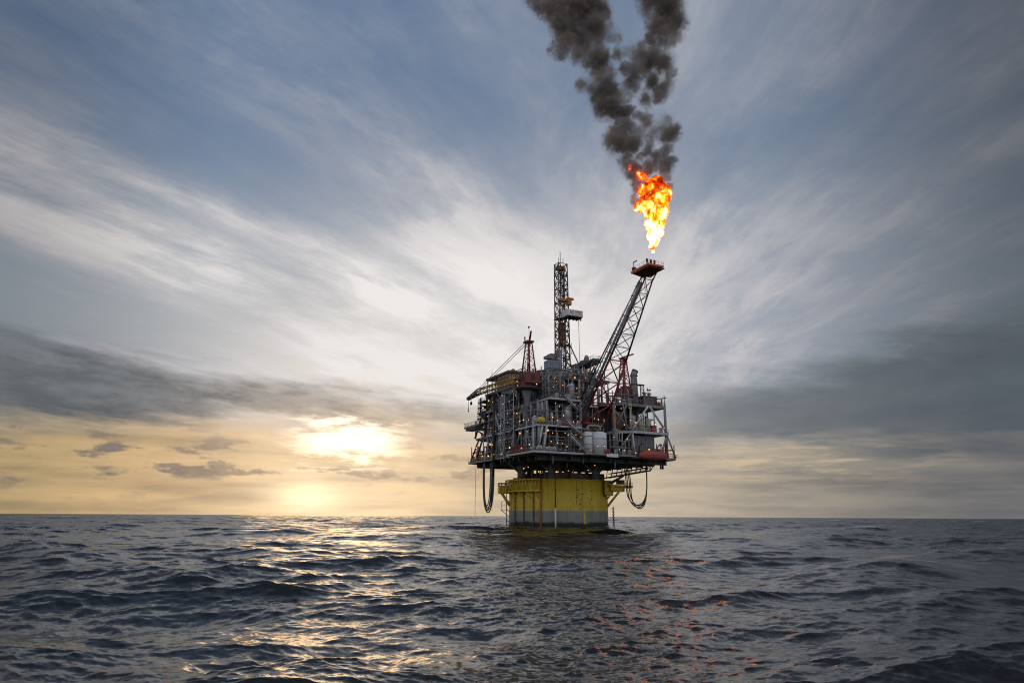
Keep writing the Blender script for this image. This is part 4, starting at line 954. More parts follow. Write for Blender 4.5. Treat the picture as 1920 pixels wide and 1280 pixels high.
for k, v_ in enumerate((25.8, 27.2, 28.6, 30.0)):
    t = thing('louvre_panel', 'tall blue-grey louvre panel standing in a row under the yellow boom', 'louvre', (.2, v_, 39), 'blue-grey louvre panels')
    MB().box(.1, .5, v_ - .5, v_ + .5, 38.6, 46.4).build('panel', M['blue'], t)
    b = MB()
    for j in range(12): b.box(.0, .097, v_ - .48, v_ + .48, 38.8 + j * .62, 39.1 + j * .62)
    b.build('slat', M['steel'], t)
cs_ = thing('caisson', 'long dark upright caisson pipe running down past the deck below the yellow boom', 'pipe', (-1.0, 31.5, 22))
MB().tube((-1.0, 31.8, 48.5), (-1.0, 31.8, 18), .42, n=8).build('pipe', M['black'], cs_)
b = MB()
for z_ in (47, 42.6, 33, 24): b.box(-1.6, .4, 31.2, 32.4, z_ - .2, z_ + .2)
b.build('clamp', M['dark'], cs_)
for k, (v_, hh) in enumerate(((10.6, 2.6), (12.4, 2.9), (14.2, 2.4), (16, 2.6))):
    t = thing('container', 'red steel skid container in a row at the deck edge below the crane', 'container', (-1, v_, ZM), 'red containers on the corner deck')
    MB().box(-1.8, .2, v_ - .8, v_ + .75, ZM + .12, ZM + hh).build('body', M['red'], t)
    b = MB()
    for j in range(5): b.box(-1.9, -1.803, v_ - .78 + j * .34, v_ - .68 + j * .34, ZM + .1, ZM + hh)
    b.build('rib', M['dred'], t)
# ---------------------------------------------------------------- top right
ex = thing('exhaust_stack', 'grey exhaust stack with bent mouth on the upper deck', 'exhaust stack', (44.6, 6, ZU + .5))
b = MB(); b.path([(44.6, 6, ZU + .5), (44.4, 6, 52), (44.2, 6, 55.2), (44.8, 5.9, 56.6)], [1.35, 1.25, 1.25, 1.2], 14); b.build('duct', M['steel'], ex)
b = MB()
for z_ in (47.5, 51.5, 54.8): b.lathe((44.4, 6, z_), [(1.3, 0), (1.5, 0), (1.5, .25), (1.3, .25)], 14, False)
b.build('flange', M['dark'], ex)
MB().path([(44.75, 5.9, 56.5), (45.0, 5.85, 57.0)], [1.22, 1.25], 14).build('mouth', M['black'], ex)
fr = MB()
for u_ in (46.4, 48): 
    for v_ in (5, 7): fr.tube((u_, v_, ZU + .5), (u_, v_, 51.6), .15, n=5)
lattice(fr, ((46.4, 5, ZU + .5), (46.4, 5, 51.6)), ((48, 5, ZU + .5), (48, 5, 51.6)), 4, .1); fr.box(45.8, 48.3, 4.7, 7.3, 51.6, 51.8); fr.build('support_frame', M['dark'], ex)
for k, u_ in enumerate((41.0, 42.7)):
    t = thing('air_filter_box', 'red-brown upright filter box beside the exhaust stack', 'filter box', (u_, 8, ZU + .5), 'red-brown filter boxes')
    MB().box(u_ - .75, u_ + .75, 6.5, 9, ZU + .6, 51.0).build('body', M['dred'], t)
    b = MB()
    for j in range(7): b.box(u_ - .7, u_ + .7, 6.4, 6.497, ZU + 1.2 + .9 * j, ZU + 1.6 + .9 * j)
    b.build('louvre', M['brown'], t)
rh = modwall('low rust-brown deck house with red-brown walls on the upper right deck', 47.2, 53, 4, 9, ZU + .5, 47.2, 'brown', 1)
rd = thing('radar_mast', 'short mast with a flat radar bar at the upper deck corner', 'radar mast', (54, 2.4, ZU + .5))
MB().tube((54, 2.4, ZU + .5), (54, 2.4, 46.4), .28).build('mast', M['dark'], rd)
MB().hexa([(51.4, 2.2, 46.0), (56.2, 2.2, 46.9), (56.2, 2.7, 46.9), (51.4, 2.7, 46.0), (51.4, 2.2, 46.35), (56.2, 2.2, 47.25), (56.2, 2.7, 47.25), (51.4, 2.7, 46.35)]).build('scanner_bar', M['dark'], rd)
cm = thing('horn_mast', 'thin post with two small dark speaker horns on the rust-brown deck house', 'mast', (50.3, 5, 47.5))
MB().tube((50.3, 5, 47.5), (50.3, 5, 49.9), .1).build('post', M['dark'], cm)
for s_ in (-.55, .55): MB().lying((50.3 + s_, 4.8, 50), (50.3 + s_, 5.3, 50), .32, 8).build('horn', M['black'], cm)
ys = thing('hazard_board', 'small yellow marker board hung under the upper deck', 'board', (37, -.3, 41))
MB().box(36.6, 37.9, -.6, -.5, 41.2, 43.0).build('panel', M['yellow'], ys)
MB().box(36.9, 37.6, -.64, -.602, 41.6, 42.4).build('symbol', M['black'], ys)
rc2 = thing('cabinet', 'dull red cabinet in the braced bay above the lifeboat', 'cabinet', (48.6, 1, ZI))
MB().box(47.6, 49.6, .6, 1.8, ZI + .1, ZI + 2.6).build('body', M['dred'], rc2); MB().box(47.8, 49.4, .55, .597, ZI + .3, ZI + 2.4).build('door', M['red'], rc2)
sg = thing('name_board', 'pale blank board on the deck edge below the broad white tank', 'board', (27, -2.4, ZM - .9))
MB().box(25.2, 30.0, -2.52, -2.42, ZM - .95, ZM + .15).build('panel', M['plate_white'], sg)
# overhead white pipe between the tanks and the deck above
po = thing('overhead_pipe', 'cream pipe bending over the tops of the white tanks', 'pipe', (20, 0, ZM + 8))
MB().path([(19.9, .9, ZM + 8.2), (19.9, .9, ZM + 9.2), (20.4, .7, ZM + 9.8), (24, .2, ZM + 9.8), (24.7, .4, ZM + 9.2), (24.9, .6, ZM + 8.4)], .34, 8).build('pipe', M['cream'], po)
MB().path([(24.9, .2, ZM + 9.6), (26.2, .3, ZM + 10.6), (26.6, .4, ZM + 12.2)], .3, 8).build('branch_pipe', M['cream'], po)
# walkway trestle hanging under the deck on the right
tr = thing('under_deck_walkway', 'dark open walkway hung below the deck above the winch platform', 'walkway', (46, 14, 20))
b = MB()
for v_ in (12, 15): b.tube((36, v_, 17.6), (55, v_, 20.8), .26); b.tube((38, v_, 19.2), (55, v_, 22), .18)
for k in range(9): u_ = 37 + 2.2 * k; zz_ = 17.7 + (u_ - 36) * .168; b.tube((u_, 12, zz_), (u_, 15, zz_), .16, n=4); b.tube((u_, 12, zz_), (u_ + 1, 12, zz_ + 3.6), .14, n=4); b.tube((u_, 15, zz_), (u_ + 1, 15, 23), .14, n=4)
b.tube((55, 12, 20.8), (57, 12, 23.5), .22); b.tube((42, 12, 18.4), (37.5, 14, 15.8), .3); b.tube((44, 14, 18.6), (39.5, 15, 16), .3)
b.build('frame', M['dark'], tr)
b = MB(); b.rail((37, 12, 17.9), (55, 12, 20.9), 1.1, .07, 1.3); b.build('handrail', M['dark'], tr)

# ---------------------------------------------------------------- hanging hoses
def sag(p, q, zb, n_=26, skew=.5):
    pts = []
    for i in range(n_ + 1):
        t = i / n_; w = .5 - .5 * math.cos(math.pi * t)
        a = lerp3(p, q, w)
        drop = (math.sin(math.pi * t)) ** .55
        zt_ = p[2] + (q[2] - p[2]) * w
        pts.append((a[0], a[1], zt_ + (zb - zt_) * drop))
    return pts
for k, (v0, v1, zb, r_) in enumerate(((41.3, 31.9, 5.2, .17), (40.8, 32.1, 6.0, .14), (39.8, 32.5, 6.9, .17), (38.9, 33.0, 6.2, .13), (38.0, 33.4, 7.6, .13))):
    tag(MB().path(sag((-.7 - .25 * k, v0, 23), (-.7 - .2 * k, v1, 23), zb), r_ + .06, 6).build('hanging_hose', M['rubber'], None, G((-.7, v0, 23))),
        'black hose hanging in a long narrow loop below the deck, on the sunset side', 'hose', 'black hoses looped below the deck on the sunset side')
for k, (u0, v0, u1, zb) in enumerate(((47.6, 17.5, 58.0, 8.3), (48.4, 17.7, 58.3, 7.4), (49.4, 18, 58.5, 8.0), (50.2, 18.2, 58.8, 7.0))):
    tag(MB().path([(u0 - .6, v0, 21.5)] + sag((u0, v0, 16.8), (u1, 18.2 + .4 * k, 22.6), zb), .2, 6).build('hanging_hose', M['rubber'], None, G((u0, v0, 17))),
        'black hose hanging in a wide loop from the winch platform up to the deck', 'hose', 'black hoses looped beside the winch platform')
tag(MB().tube((0, 49.8, 23), (0, 49.8, 3.6), .07, n=4).build('guide_wire', M['dark'], None, G((0, 49.8, 23))), 'thin straight wire hanging from the deck to the sea, far from the hull', 'wire')

# ---------------------------------------------------------------- pipework and small plant on the open decks
random.seed(21)
def pipe_rack(label, u0, u1, v0, v1, z0, z1, face):
    t = thing('pipe_rack', label, 'pipe rack', ((u0 + u1) / 2, (v0 + v1) / 2, z0))
    L = (u1 - u0) if face == 'u' else (v1 - v0)
    def P_(s_, dpt, z_): return (u0 + s_, v0 + dpt, z_) if face == 'u' else (u0 + dpt, v0 + s_, z_)
    D = (v1 - v0) if face == 'u' else (u1 - u0)
    for i in range(int(L / 1.1)):
        s_ = random.uniform(.2, L - .2); d_ = random.uniform(0, D); zz_ = random.uniform(z0 + (z1 - z0) * .45, z1)
        q = random.random()
        if q < .55: pts = [P_(s_, d_, z0), P_(s_, d_, zz_)]
        else:
            s2 = min(L - .1, max(.1, s_ + random.uniform(-3, 3)))
            pts = [P_(s_, d_, z0), P_(s_, d_, zz_ - .4), P_(s_ + (.3 if s2 > s_ else -.3), d_, zz_), P_(s2, d_, zz_), P_(s2, d_, z1)]
        MB().path(pts, random.choice((.12, .16, .2, .26, .34)), 7).build('pipe', M[random.choice(('silver', 'light', 'light', 'cream', 'steel', 'dark', 'brown', 'brown'))], t)
    for i in range(max(2, int(L / 3.5))):
        zz_ = random.uniform(z0 + (z1 - z0) * .3, z1 - .6); d_ = random.uniform(0, D); a, c_ = sorted((random.uniform(0, L * .6), random.uniform(L * .4, L)))
        MB().tube(P_(a, d_, zz_), P_(c_, d_, zz_), random.choice((.14, .2, .28)), n=7).build('pipe', M[random.choice(('silver', 'cream', 'steel', 'light', 'brown'))], t)
    b = MB()
    k = max(1, int(L / 4))
    for i in range(k + 1):
        s_ = L * i / k; b.tube(P_(s_, 0, z0), P_(s_, 0, z1), .2, n=4); b.tube(P_(s_, D, z0), P_(s_, D, z1), .18, n=4)
        b.tube(P_(s_, 0, z0 + (z1 - z0) * .62), P_(s_, D, z0 + (z1 - z0) * .62), .16, n=4)
    for f_ in (.33, .62): b.tube(P_(0, 0, z0 + (z1 - z0) * f_), P_(L, 0, z0 + (z1 - z0) * f_), .16, n=4)
    b.build('frame', M['steel'], t)
    b = MB()
    for i in range(int(L / 1.6)):
        s_ = random.uniform(.4, L - .4); d_ = random.uniform(-.2, D * .6); c_ = P_(s_, d_, z0 + random.uniform(.1, 1.2))
        b.lying(c_, (c_[0] + random.uniform(.3, .9), c_[1], c_[2]), random.uniform(.22, .5), 8)
    b.build('valve', M[random.choice(('light', 'cream', 'silver'))], t)
    return t
pipe_rack('maze of pipes on the corner deck between the yellow drum and the lowest stair', 2.5, 16.5, .6, 5, ZM, ZI - .7, 'u')
pipe_rack('deeper maze of pipes behind the corner deck stairs', 2, 17, 5.4, 8.6, ZM, ZI - .7, 'u')
pipe_rack('upright pipes between the broad white tank and the grey panel room', 28.6, 38.8, .2, 4.5, ZM, ZI - .8, 'u')
pipe_rack('pipes behind the two white tanks', 17.5, 29, 4.6, 8.4, ZM, ZI + 1, 'u')
pipe_rack('pipes on the middle deck under the uppermost stair', 4, 16.6, 2.5, 8, ZI, ZU - 1.4, 'u')
pipe_rack('pipes standing inside the red foot of the flare boom', 17.4, 30, 9.2, 11.6, ZI, ZU + 6, 'u')
pipe_rack('pipes behind the cream vessels of the braced bay', 38.4, 53, 6, 10, ZI, ZU - .6, 'u')
pipe_rack('pipes on the upper deck at the foot of the drill floor', 5.5, 16.5, 4.5, 12, ZU - .4, 51, 'u')
pipe_rack('pipes on the upper deck behind the filter boxes', 31.5, 43, 4.5, 10, ZU + .5, 49.5, 'u')
pipe_rack('pipes on the lowest deck left of the red containers', .4, 3.4, 18.5, 26, ZM, ZI - .8, 'v')
pipe_rack('pipes on the lowest deck under the jutting walkway', .4, 5, 32, 44, ZM, ZI - .8, 'v')
pipe_rack('pipes at the far end of the lowest deck over the looped hoses', .6, 4.4, 44.5, 55.5, ZM, 30.5, 'v')
pipe_rack('pipes on the middle deck behind the crane column', .6, 4.4, 1.5, 16, ZI, ZU - 1.4, 'v')
pipe_rack('pipes on the middle deck beside the living block', .6, 2.2, 31.5, 43.5, ZI, ZU - 1, 'v')
pipe_rack('pipes on the upper deck under the beige cabin', 1.4, 5, 24.5, 43, ZU, 49.2, 'v')
pipe_rack('pipes on the upper deck between crane column and machinery house', 5, 9.6, 13, 24, ZU, 51.5, 'v')
pipe_rack('pipes high on the top deck round the drill floor legs', 12.6, 35, 11.5, 20, 52.9, 57.5, 'u')
pipe_rack('brown pipes crowded under the drill floor beside the pipe deck', 17, 34, 8.2, 12, ZU + .2, 52, 'u')
pipe_rack('pipes crowding the drill floor legs behind the crane house', 12.6, 20, 20, 26, 52.9, 58, 'v')
pipe_rack('pipes at the back edge of the lowest deck beyond the lifeboat', 49.5, 57.5, 1, 6, ZM, 29.5, 'u')
pipe_rack('fine pipes hung in front of the middle deck panel room', .5, 2.2, 17, 31, ZI, ZU - 1, 'v')
pipe_rack('fine pipes over the red containers under the crane column', .2, 3, 2, 17, ZM, ZI - .8, 'v')
# lattice frame of grey steel under the drill floor, seen on the corner of the upper deck
lf = thing('lattice_frame', 'grey open lattice frame rising from the upper deck to the drill floor', 'frame', (9, 4, ZU))
for u_ in (5.8, 10.4):
    for v_ in (3, 7): MB().tube((u_, v_, ZU - .4), (u_, v_, 52.6), .3, n=5).build('post', M['steel'], lf)
b = MB(); lattice(b, ((5.8, 3, ZU + 2.6), (5.8, 3, 52)), ((10.4, 3, ZU + 2.6), (10.4, 3, 52)), 2, .2); lattice(b, ((5.8, 3, ZU + 2.6), (5.8, 3, 52)), ((5.8, 7, ZU + 2.6), (5.8, 7, 52)), 2, .2); b.build('bracing', M['steel'], lf)
tt_ = thing('truss_girder', 'grey zigzag truss girder between the crane house and the drill floor', 'truss', (8, 10, 50))
b = MB(); b.tube((4, 11.6, 50.4), (14, 11.6, 50.4), .28); b.tube((6, 11.6, 54), (14, 11.6, 55.4), .28)
for k in range(5): b.tube((4.6 + 2 * k, 11.6, 50.4), (6 + 2 * k, 11.6, 54 + .3 * k), .18); b.tube((6 + 2 * k, 11.6, 54 + .3 * k), (6.6 + 2 * k, 11.6, 50.4), .18)
b.build('girder', M['steel'], tt_)
# pumps in cream paint on the corner deck, copied from one
pm = thing('pump_skid', 'cream pump on a grey skid at the outer edge of the corner deck', 'pump', (.2, -.2, ZM), 'cream pumps on the corner deck')
MB().box(-.9, 1.5, -.9, .7, ZM + .06, ZM + .36).build('skid', M['steel'], pm)
MB().lying((-.5, -.1, ZM + 1.0), (.5, -.1, ZM + 1.0), .62, 12).build('motor', M['cream'], pm)
MB().lathe((1.0, -.1, ZM + .36), [(.5, 0), (.62, .5), (.4, 1.1), (.15, 1.6)], 10).build('casing', M['light'], pm)
note_kids(pm)
for u_, v_ in ((3.4, -.1), (5.6, .1), (-.6, 2.6)):
    c_ = copy_tree(pm); c_.location = G((u_, v_, ZM))
# junction cabinets along the decks
cb_ = thing('control_cabinet', 'small grey control cabinet standing by a deck rail', 'cabinet', (0, 0, 0), 'small grey control cabinets')
MB().box(-.5, .5, -.35, .35, .05, 1.9).build('body', M['light'], cb_); MB().box(-.42, .42, -.40, -.353, .2, 1.8).build('door', M['steel'], cb_)
note_kids(cb_)
spots = [(30, -1.2, ZM), (33.2, -1.4, ZM), (35.6, -1.3, ZM), (18.2, -1.5, ZM), (8, -.2, ZI), (12, -.1, ZI), (16, .5, ZI), (40, .4, ZI), (51.5, .6, ZI), (8, 1, ZU - .4), (13, 1.2, ZU - .4),
         (39.5, 2.6, ZU + .5), (53, 6, ZU + .5), (.4, 8, ZI), (.5, 22, ZM), (.5, 36, ZM), (.5, 42, ZM), (.6, 50, ZM), (.7, 54, ZM), (.6, 37.4, ZI), (1, 30, ZI), (54, 3, ZM), (56, 4, ZM)]
for i, q in enumerate(spots):
    c_ = cb_ if i == 0 else copy_tree(cb_); c_.location = G(q)
# drums and crates scattered at the far ends
dr_ = thing('gas_bottle_rack', 'rack of upright red gas bottles', 'bottle rack', (0, 0, 0), 'racks of red gas bottles')
for k in range(4): MB().lathe((-.75 + .5 * k, 0, .1), [(.2, 0), (.2, 1.4), (.08, 1.7)], 8).build('bottle', M['red'], dr_)
b = MB(); b.box(-1.05, 1.05, -.3, .3, 0, .1); b.box(-1.05, 1.05, -.33, -.28, .8, .9); b.build('frame', M['steel'], dr_)
note_kids(dr_)
for i, q in enumerate([(26.2, -1.4, ZM), (36.8, -1.2, ZM), (1, 45.6, 33.6), (1, 48, ZM), (15.4, 1.4, ZI + .05), (53, 3, ZU + .5), (10.6, .9, ZI)]):
    c_ = dr_ if i == 0 else copy_tree(dr_); c_.location = G(q)
# roof clutter: vents, aerials
av = thing('whip_aerial', 'thin upright aerial on the top decks', 'aerial', (0, 0, 0), 'thin aerials on the top decks')
MB().tube((0, 0, 0), (0, 0, 4.2), .07, n=4).build('rod', M['dark'], av); MB().lathe((0, 0, 0), [(.22, 0), (.16, .5)], 8).build('base', M['steel'], av)
note_kids(av)
for i, q in enumerate([(9.5, 26.5, 56.5), (4, 44.6, 56.5), (34, 12, 52.9), (52, 8, 47.5), (55, 1.9, ZU + .5), (54.6, 1.7, ZU + .5), (21, 12, 62), (47.6, 9, 51.8), (3, 12, 52.4)]):
    c_ = av if i == 0 else copy_tree(av); c_.location = G(q)
vt_ = thing('ventilator', 'grey mushroom ventilator on the roofs of the deck houses', 'ventilator', (0, 0, 0), 'mushroom ventilators')
MB().lathe((0, 0, 0), [(.45, 0), (.45, 1.3)], 10).build('duct', M['steel'], vt_); MB().lathe((0, 0, 1.3), [(.85, -.2), (.85, .1), (.3, .5)], 12).build('cowl', M['light'], vt_)
note_kids(vt_)
for i, q in enumerate([(6, 30, 56.5), (8, 36, 56.5), (14, 14, 52.9), (30, 12.5, 52.9), (49, 6, 47.5), (51.5, 6.4, 47.5), (33, 2.6, ZU + .5), (35, 4, ZU + .5), (38.6, 5, ZU + .5), (18, 23, 58.3)]):
    c_ = vt_ if i == 0 else copy_tree(vt_); c_.location = G(q)

# ---------------------------------------------------------------- lit deck lamps
def lamp_proto(matname, label, group):
    t = thing('deck_lamp', label, 'lamp', (0, 0, 0), group)
    b = MB(); b.lathe((0, 0, .18), [(.34, -.02), (.22, .2), (.05, .3)], 8); b.tube((0, 0, .4), (0, .7, .55), .07, n=4); b.build('housing', M['dark'], t)
    b = MB(); b.lathe((0, 0, -.28), [(.03, 0), (.16, .1), (.20, .28), (.15, .43)], 8); b.build('bulb', M[matname], t)
    note_kids(t); return t
la = lamp_proto('lamp', 'lit orange deck lamp among the pipes and rails of the platform', 'lit orange deck lamps')
lw = lamp_proto('lampw', 'lit pale yellow deck lamp among the pipes and rails of the platform', 'lit pale yellow deck lamps')
P_LAMPS = []
random.seed(9)
# rows under each deck edge, spacing uneven, as on the right face, the left face and below the deck
for z_, lo, hi, v_, k in ((30.8, 1, 17, -.4, 8), (27.0, 1, 17, -.7, 7), (26.4, 18, 38, -2.4, 7), (31.6, 28, 38, -.4, 3), (36.0, 5, 16, -.4, 6), (39.8, 5, 16, -.2, 4), (36.2, 31, 53, -.7, 6), (38.6, 17, 31, 8.6, 6), (46.8, 5, 16, .2, 5), (45.6, 17, 34, 6.5, 4), (42.4, 31, 37, 3.0, 2), (26.2, 38, 56, -.6, 3), (50.2, 6, 18, 3.5, 4), (55.6, 17, 34, 8.8, 4)):
    for i in range(k): P_LAMPS.append((lo + (hi - lo) * (i + random.uniform(.1, .9)) / k, v_, z_ + random.uniform(-1.1, 1.1)))
for z_, lo, hi, u_, k in ((26.6, 2, 56, -1.1, 12), (30.6, 4, 50, -.6, 9), (35.6, 3, 46, -.5, 10), (39.6, 12, 48, -.5, 9), (44.6, 14, 46, -.4, 6), (47.6, 8, 44, -.6, 5), (52.0, 14, 30, 1.4, 3)):
    for i in range(k): P_LAMPS.append((u_, lo + (hi - lo) * (i + random.uniform(.1, .9)) / k, z_ + random.uniform(-1.2, 1.2)))
for px_, z_ in ((977, 21.6), (988, 20.9), (996, 21.3), (1014, 19.6), (1044, 19.4), (1052, 19.2), (1098, 20.2), (1110, 22.1), (1064, 19.8)): P_LAMPS.append(hull(phi_at(px_), HR + .6, z_))
P_LAMPS += [(44.5, 11.8, 22.4), (24.6, 26.2, 79.0), (24, 24, 63), (31.5, 13, 58.8), (3, 6.4, 48.2), (-.9, 13, 48.4)]
P_LAMPS = [q for i, q in enumerate(P_LAMPS) if i % 5 != 3]
for i, q in enumerate(P_LAMPS):
    src = lw if i % 3 == 1 else la
    c_ = src if i in (0, 1) else copy_tree(src)
    if i == 1: c_ = lw
    c_.location = G(q); c_.scale = (random.choice((.6, .7, .75, .85, 1.0, 1.3)),) * 3

# ---------------------------------------------------------------- flame and smoke
def img_ray(px_, py_):
    dx, dy = (px_ - 960) / 1280, (640 - py_) / 1280
    c_, s_ = math.cos(R(.3)), math.sin(R(.3)); dx, dy = dx * c_ - dy * s_, dx * s_ + dy * c_
    return Vector((dx, math.cos(PITCH) - dy * math.sin(PITCH), math.sin(PITCH) + dy * math.cos(PITCH)))
TIPY = G((21.2, -35, 0)).y
def puff(zx, zy, zr, dy=0.0):
    d_ = img_ray(980 + zx / 2.612, zy / 2.612); t = (TIPY + dy) / d_.y
    return Vector((0, 0, CAM_H)) + d_ * t, zr / 2.612 / 1280 * t * d_.length
random.seed(3)
flame_b = [puff(*q) for q in ((640, 1232, 9), (634, 1212, 17), (643, 1188, 26), (640, 1160, 36), (652, 1130, 44), (640, 1100, 46), (662, 1090, 44), (655, 1050, 56), (640, 1020, 55), (678, 1030, 44), (660, 985, 58), (615, 995, 52), (580, 1010, 36), (565, 1020, 22), (690, 965, 40), (640, 945, 60), (600, 935, 40), (680, 930, 46), (655, 900, 44), (712, 945, 22), (620, 900, 30), (588, 868, 24), (572, 850, 17), (525, 822, 13))]
sm = []
L1 = ((555, 985, 34), (560, 930, 32), (575, 890, 30), (535, 845, 46), (505, 800, 46), (520, 770, 40), (545, 815, 40), (525, 730, 45), (470, 700, 68), (430, 690, 50), (500, 690, 55), (545, 715, 40), (455, 640, 50), (490, 640, 42), (470, 590, 34), (505, 600, 34), (505, 560, 40), (460, 540, 62), (420, 520, 78), (385, 545, 40), (375, 470, 60), (310, 420, 50), (280, 415, 30), (350, 430, 50), (430, 450, 62), (400, 395, 66), (380, 330, 66), (350, 290, 70), (395, 285, 50), (330, 230, 82), (270, 270, 50), (280, 200, 80), (215, 215, 72), (165, 235, 46), (190, 260, 46), (330, 160, 88), (260, 130, 92), (370, 120, 64), (400, 160, 50), (200, 110, 76), (320, 60, 88), (250, 50, 84), (170, 60, 72), (120, 50, 56), (80, 20, 52), (380, 50, 60), (60, -10, 50), (180, -10, 80), (300, -20, 90), (140, -70, 90), (260, -110, 110), (60, -90, 90), (350, -90, 80))
R1 = ((720, 915, 22), (700, 870, 28), (640, 870, 20), (700, 815, 44), (725, 780, 34), (650, 815, 34), (605, 800, 34), (690, 750, 32), (710, 720, 36), (720, 650, 54), (745, 625, 30), (690, 605, 46), (690, 660, 44), (630, 640, 48), (600, 575, 42), (560, 570, 34), (610, 600, 40), (570, 640, 38), (620, 690, 34), (560, 690, 40), (500, 470, 46), (530, 420, 56), (560, 350, 62), (600, 300, 72), (650, 280, 60), (690, 310, 62), (725, 345, 42), (720, 410, 46), (690, 440, 56), (660, 480, 36), (640, 400, 48), (560, 270, 50), (580, 230, 36), (650, 190, 50), (700, 170, 64), (750, 180, 44), (745, 120, 62), (700, 90, 80), (650, 120, 50), (760, 90, 42), (640, 50, 64), (700, 20, 90), (740, 40, 60), (620, 0, 60), (680, -50, 90), (740, -60, 70), (600, -70, 70))
X1 = ((600, 830, 34), (660, 770, 36), (615, 740, 36), (580, 760, 34), (640, 890, 22), (690, 850, 34), (545, 900, 30), (500, 340, 44), (470, 270, 42), (520, 250, 40), (450, 190, 44), (520, 540, 34), (600, 480, 40), (520, 620, 40), (610, 520, 30))
for q in L1 + R1 + X1:
    sm.append(puff(q[0], q[1], q[2] * (1.2 if 520 < q[1] < 900 else 1.12), dy=random.uniform(-.5, .5) * q[2] * .09 + max(0, 850 - q[1]) * .012))
def blob_hull(name, balls, grow, voxel):
    b = MB()
    for c_, r_ in balls:
        R0 = r_ * grow
        pr = [(R0 * math.sin(math.pi * k / 10), -R0 * math.cos(math.pi * k / 10)) for k in range(11)]
        pr[0] = (.01, -R0); pr[-1] = (.01, R0)
        b.lathe((c_.x, c_.y, c_.z), pr, 16)
    base = balls[0][0]
    o = b.build(name + '_source', [], None, base, world=True)
    md = o.modifiers.new('remesh', 'REMESH'); md.mode = 'VOXEL'; md.voxel_size = voxel
    dg = bpy.context.evaluated_depsgraph_get(); dg.update()
    m = bpy.data.meshes.new_from_object(o.evaluated_get(dg)); m.name = name
    bpy.data.objects.remove(o)
    h = bpy.data.objects.new(name, m); C.objects.link(h); h.location = base
    return h
def field(n, P, balls):
    f = None
    for c_, r_ in balls:
        dd = n.v('DISTANCE', P, tuple(c_))
        g = n.m('MULTIPLY_ADD', dd, -1.0 / r_, 1.0)
        f = g if f is None else n.m('SMOOTH_MAX', f, g, 0.18)
    return f
# smoke
smoke = blob_hull('smoke', sm, 1.06, 0.9)
smoke['kind'] = 'stuff'; smoke['label'] = 'dark brown smoke rising in two billowing columns from the flare'; smoke['category'] = 'smoke'
m = bpy.data.materials.new('smoke'); m.use_nodes = True; n = NT(m.node_tree)
o_ = n.n('ShaderNodeOutputMaterial'); pv = n.n('ShaderNodeVolumePrincipled'); m.node_tree.links.new(pv.outputs[0], o_.inputs['Volume'])
P = n.n('ShaderNodeNewGeometry').outputs['Position']
w1 = n.v('SUBTRACT', n.noise(P, 0.16, 2, 0.5, col=True), (.5, .5, .5))
Pw = n.v('ADD', P, n.v('SCALE', w1, scale=4.5))
f = field(n, Pw, sm)
bil = n.n('ShaderNodeTexVoronoi', feature='SMOOTH_F1'); n.put(bil.inputs['Vector'], Pw); n.put(bil.inputs['Scale'], 0.36); n.put(bil.inputs['Detail'], 2.0); n.put(bil.inputs['Roughness'], .6); n.put(bil.inputs['Smoothness'], .4)
ns = n.noise(P, 0.85, 6, 0.68, 0.6)
e = n.m('ADD', f, n.m('MULTIPLY', n.m('SUBTRACT', 0.50, bil.outputs['Distance']), 0.62))
e = n.m('ADD', e, n.m('MULTIPLY', n.m('SUBTRACT', ns, 0.5), 1.15))
dens = n.ss(e, -0.05, 0.30)
dens = n.m('ADD', dens, n.m('MULTIPLY', n.ss(f, -0.10, 0.40), 0.14))
dens = n.m('MULTIPLY', dens, n.m('MULTIPLY', n.ss(n.noise(P, 0.11, 3, 0.6), 0.35, 0.62, 0.20, 1.2), 0.62))
n.put(pv.inputs['Color'], (0.52, 0.455, 0.41)); n.put(pv.inputs['Density'], dens); n.put(pv.inputs['Anisotropy'], 0.25)
m.cycles.volume_step_rate = 0.07
smoke.data.materials.append(m)
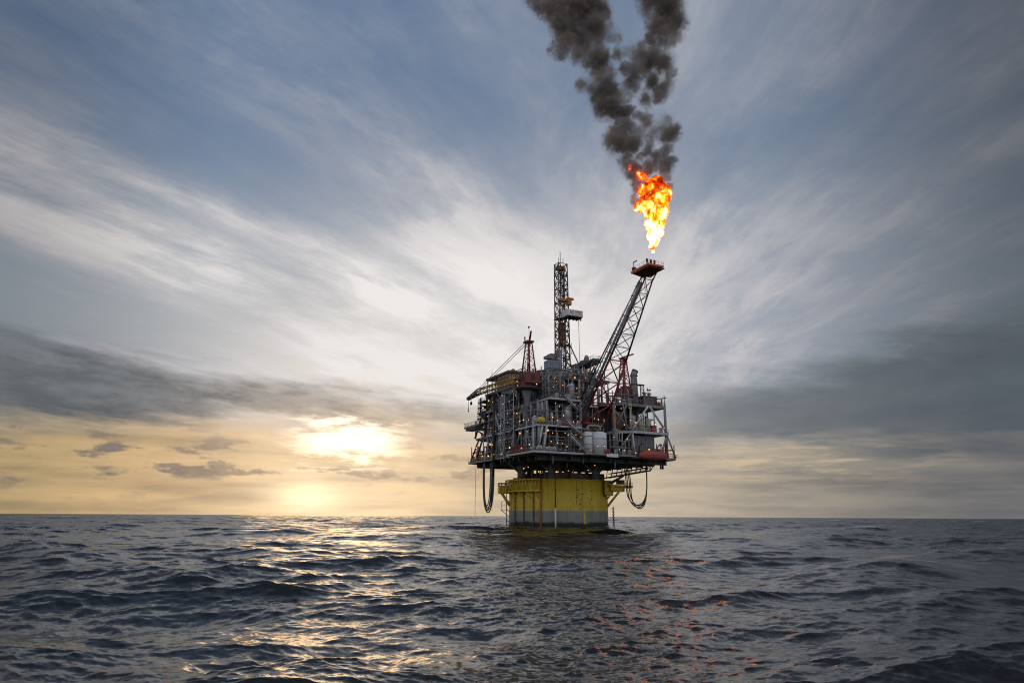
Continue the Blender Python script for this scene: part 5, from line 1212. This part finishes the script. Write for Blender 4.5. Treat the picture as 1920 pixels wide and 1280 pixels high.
# flame
flame = blob_hull('flame', flame_b, 1.12, 0.35)
tag(flame, 'bright yellow and orange flame burning above the flare tips', 'flame')
m = bpy.data.materials.new('flame'); m.use_nodes = True; n = NT(m.node_tree)
o_ = n.n('ShaderNodeOutputMaterial')
P = n.n('ShaderNodeNewGeometry').outputs['Position']; px, py, pz = n.sep(P)
w1 = n.v('SUBTRACT', n.noise(P, 0.5, 3, 0.6, col=True), (.5, .5, .5))
Pw = n.v('ADD', P, n.v('SCALE', w1, scale=2.2))
f = field(n, Pw, flame_b)
ns = n.noise(n.xyz(px, py, n.m('MULTIPLY', pz, .8)), 1.0, 6, 0.62, 0.5)
ns2 = n.noise(n.xyz(px, py, n.m('MULTIPLY', pz, .8)), 0.42, 4, 0.6, 0.8)
e = n.m('ADD', f, n.m('MULTIPLY', n.m('SUBTRACT', ns, 0.5), 0.8))
mask = n.ss(e, 0.14, 0.24)
ztop = flame_b[18][0].z; zbot = flame_b[0][0].z
hgt = n.ln(pz, zbot, ztop, 0, 1)
heat = n.m('ADD', n.m('MULTIPLY', n.m('SUBTRACT', ns2, 0.5), 2.6), n.m('MULTIPLY', e, 0.55))
heat = n.m('ADD', heat, n.ln(hgt, 0.0, 1.0, 0.80, 0.12))
colr = n.ramp(heat, [(0.02, (0.08, 0.004, 0.0)), (0.2, (0.26, 0.016, 0.001)), (0.36, (0.75, 0.042, 0.001)), (0.54, (1.0, 0.12, 0.002)), (0.72, (1.0, 0.22, 0.008)), (0.92, (1.0, 0.66, 0.30))])
L = n.ss(heat, 0.15, 1.0, 2.4, 8.0)
em = n.n('ShaderNodeEmission'); n.put(em.inputs[0], colr)
SIG = 2.6
n.put(em.inputs[1], n.m('MULTIPLY', n.m('MULTIPLY', L, mask), SIG))
ab = n.n('ShaderNodeVolumeAbsorption'); n.put(ab.inputs[0], (0, 0, 0)); n.put(ab.inputs[1], n.m('MULTIPLY', mask, SIG))
ad = n.n('ShaderNodeAddShader'); m.node_tree.links.new(em.outputs[0], ad.inputs[0]); m.node_tree.links.new(ab.outputs[0], ad.inputs[1])
m.node_tree.links.new(ad.outputs[0], o_.inputs['Volume'])
m.cycles.volume_step_rate = 0.1
flame.data.materials.append(m)
for o in list(bpy.data.objects):
    if '_o' in o: del o['_o']
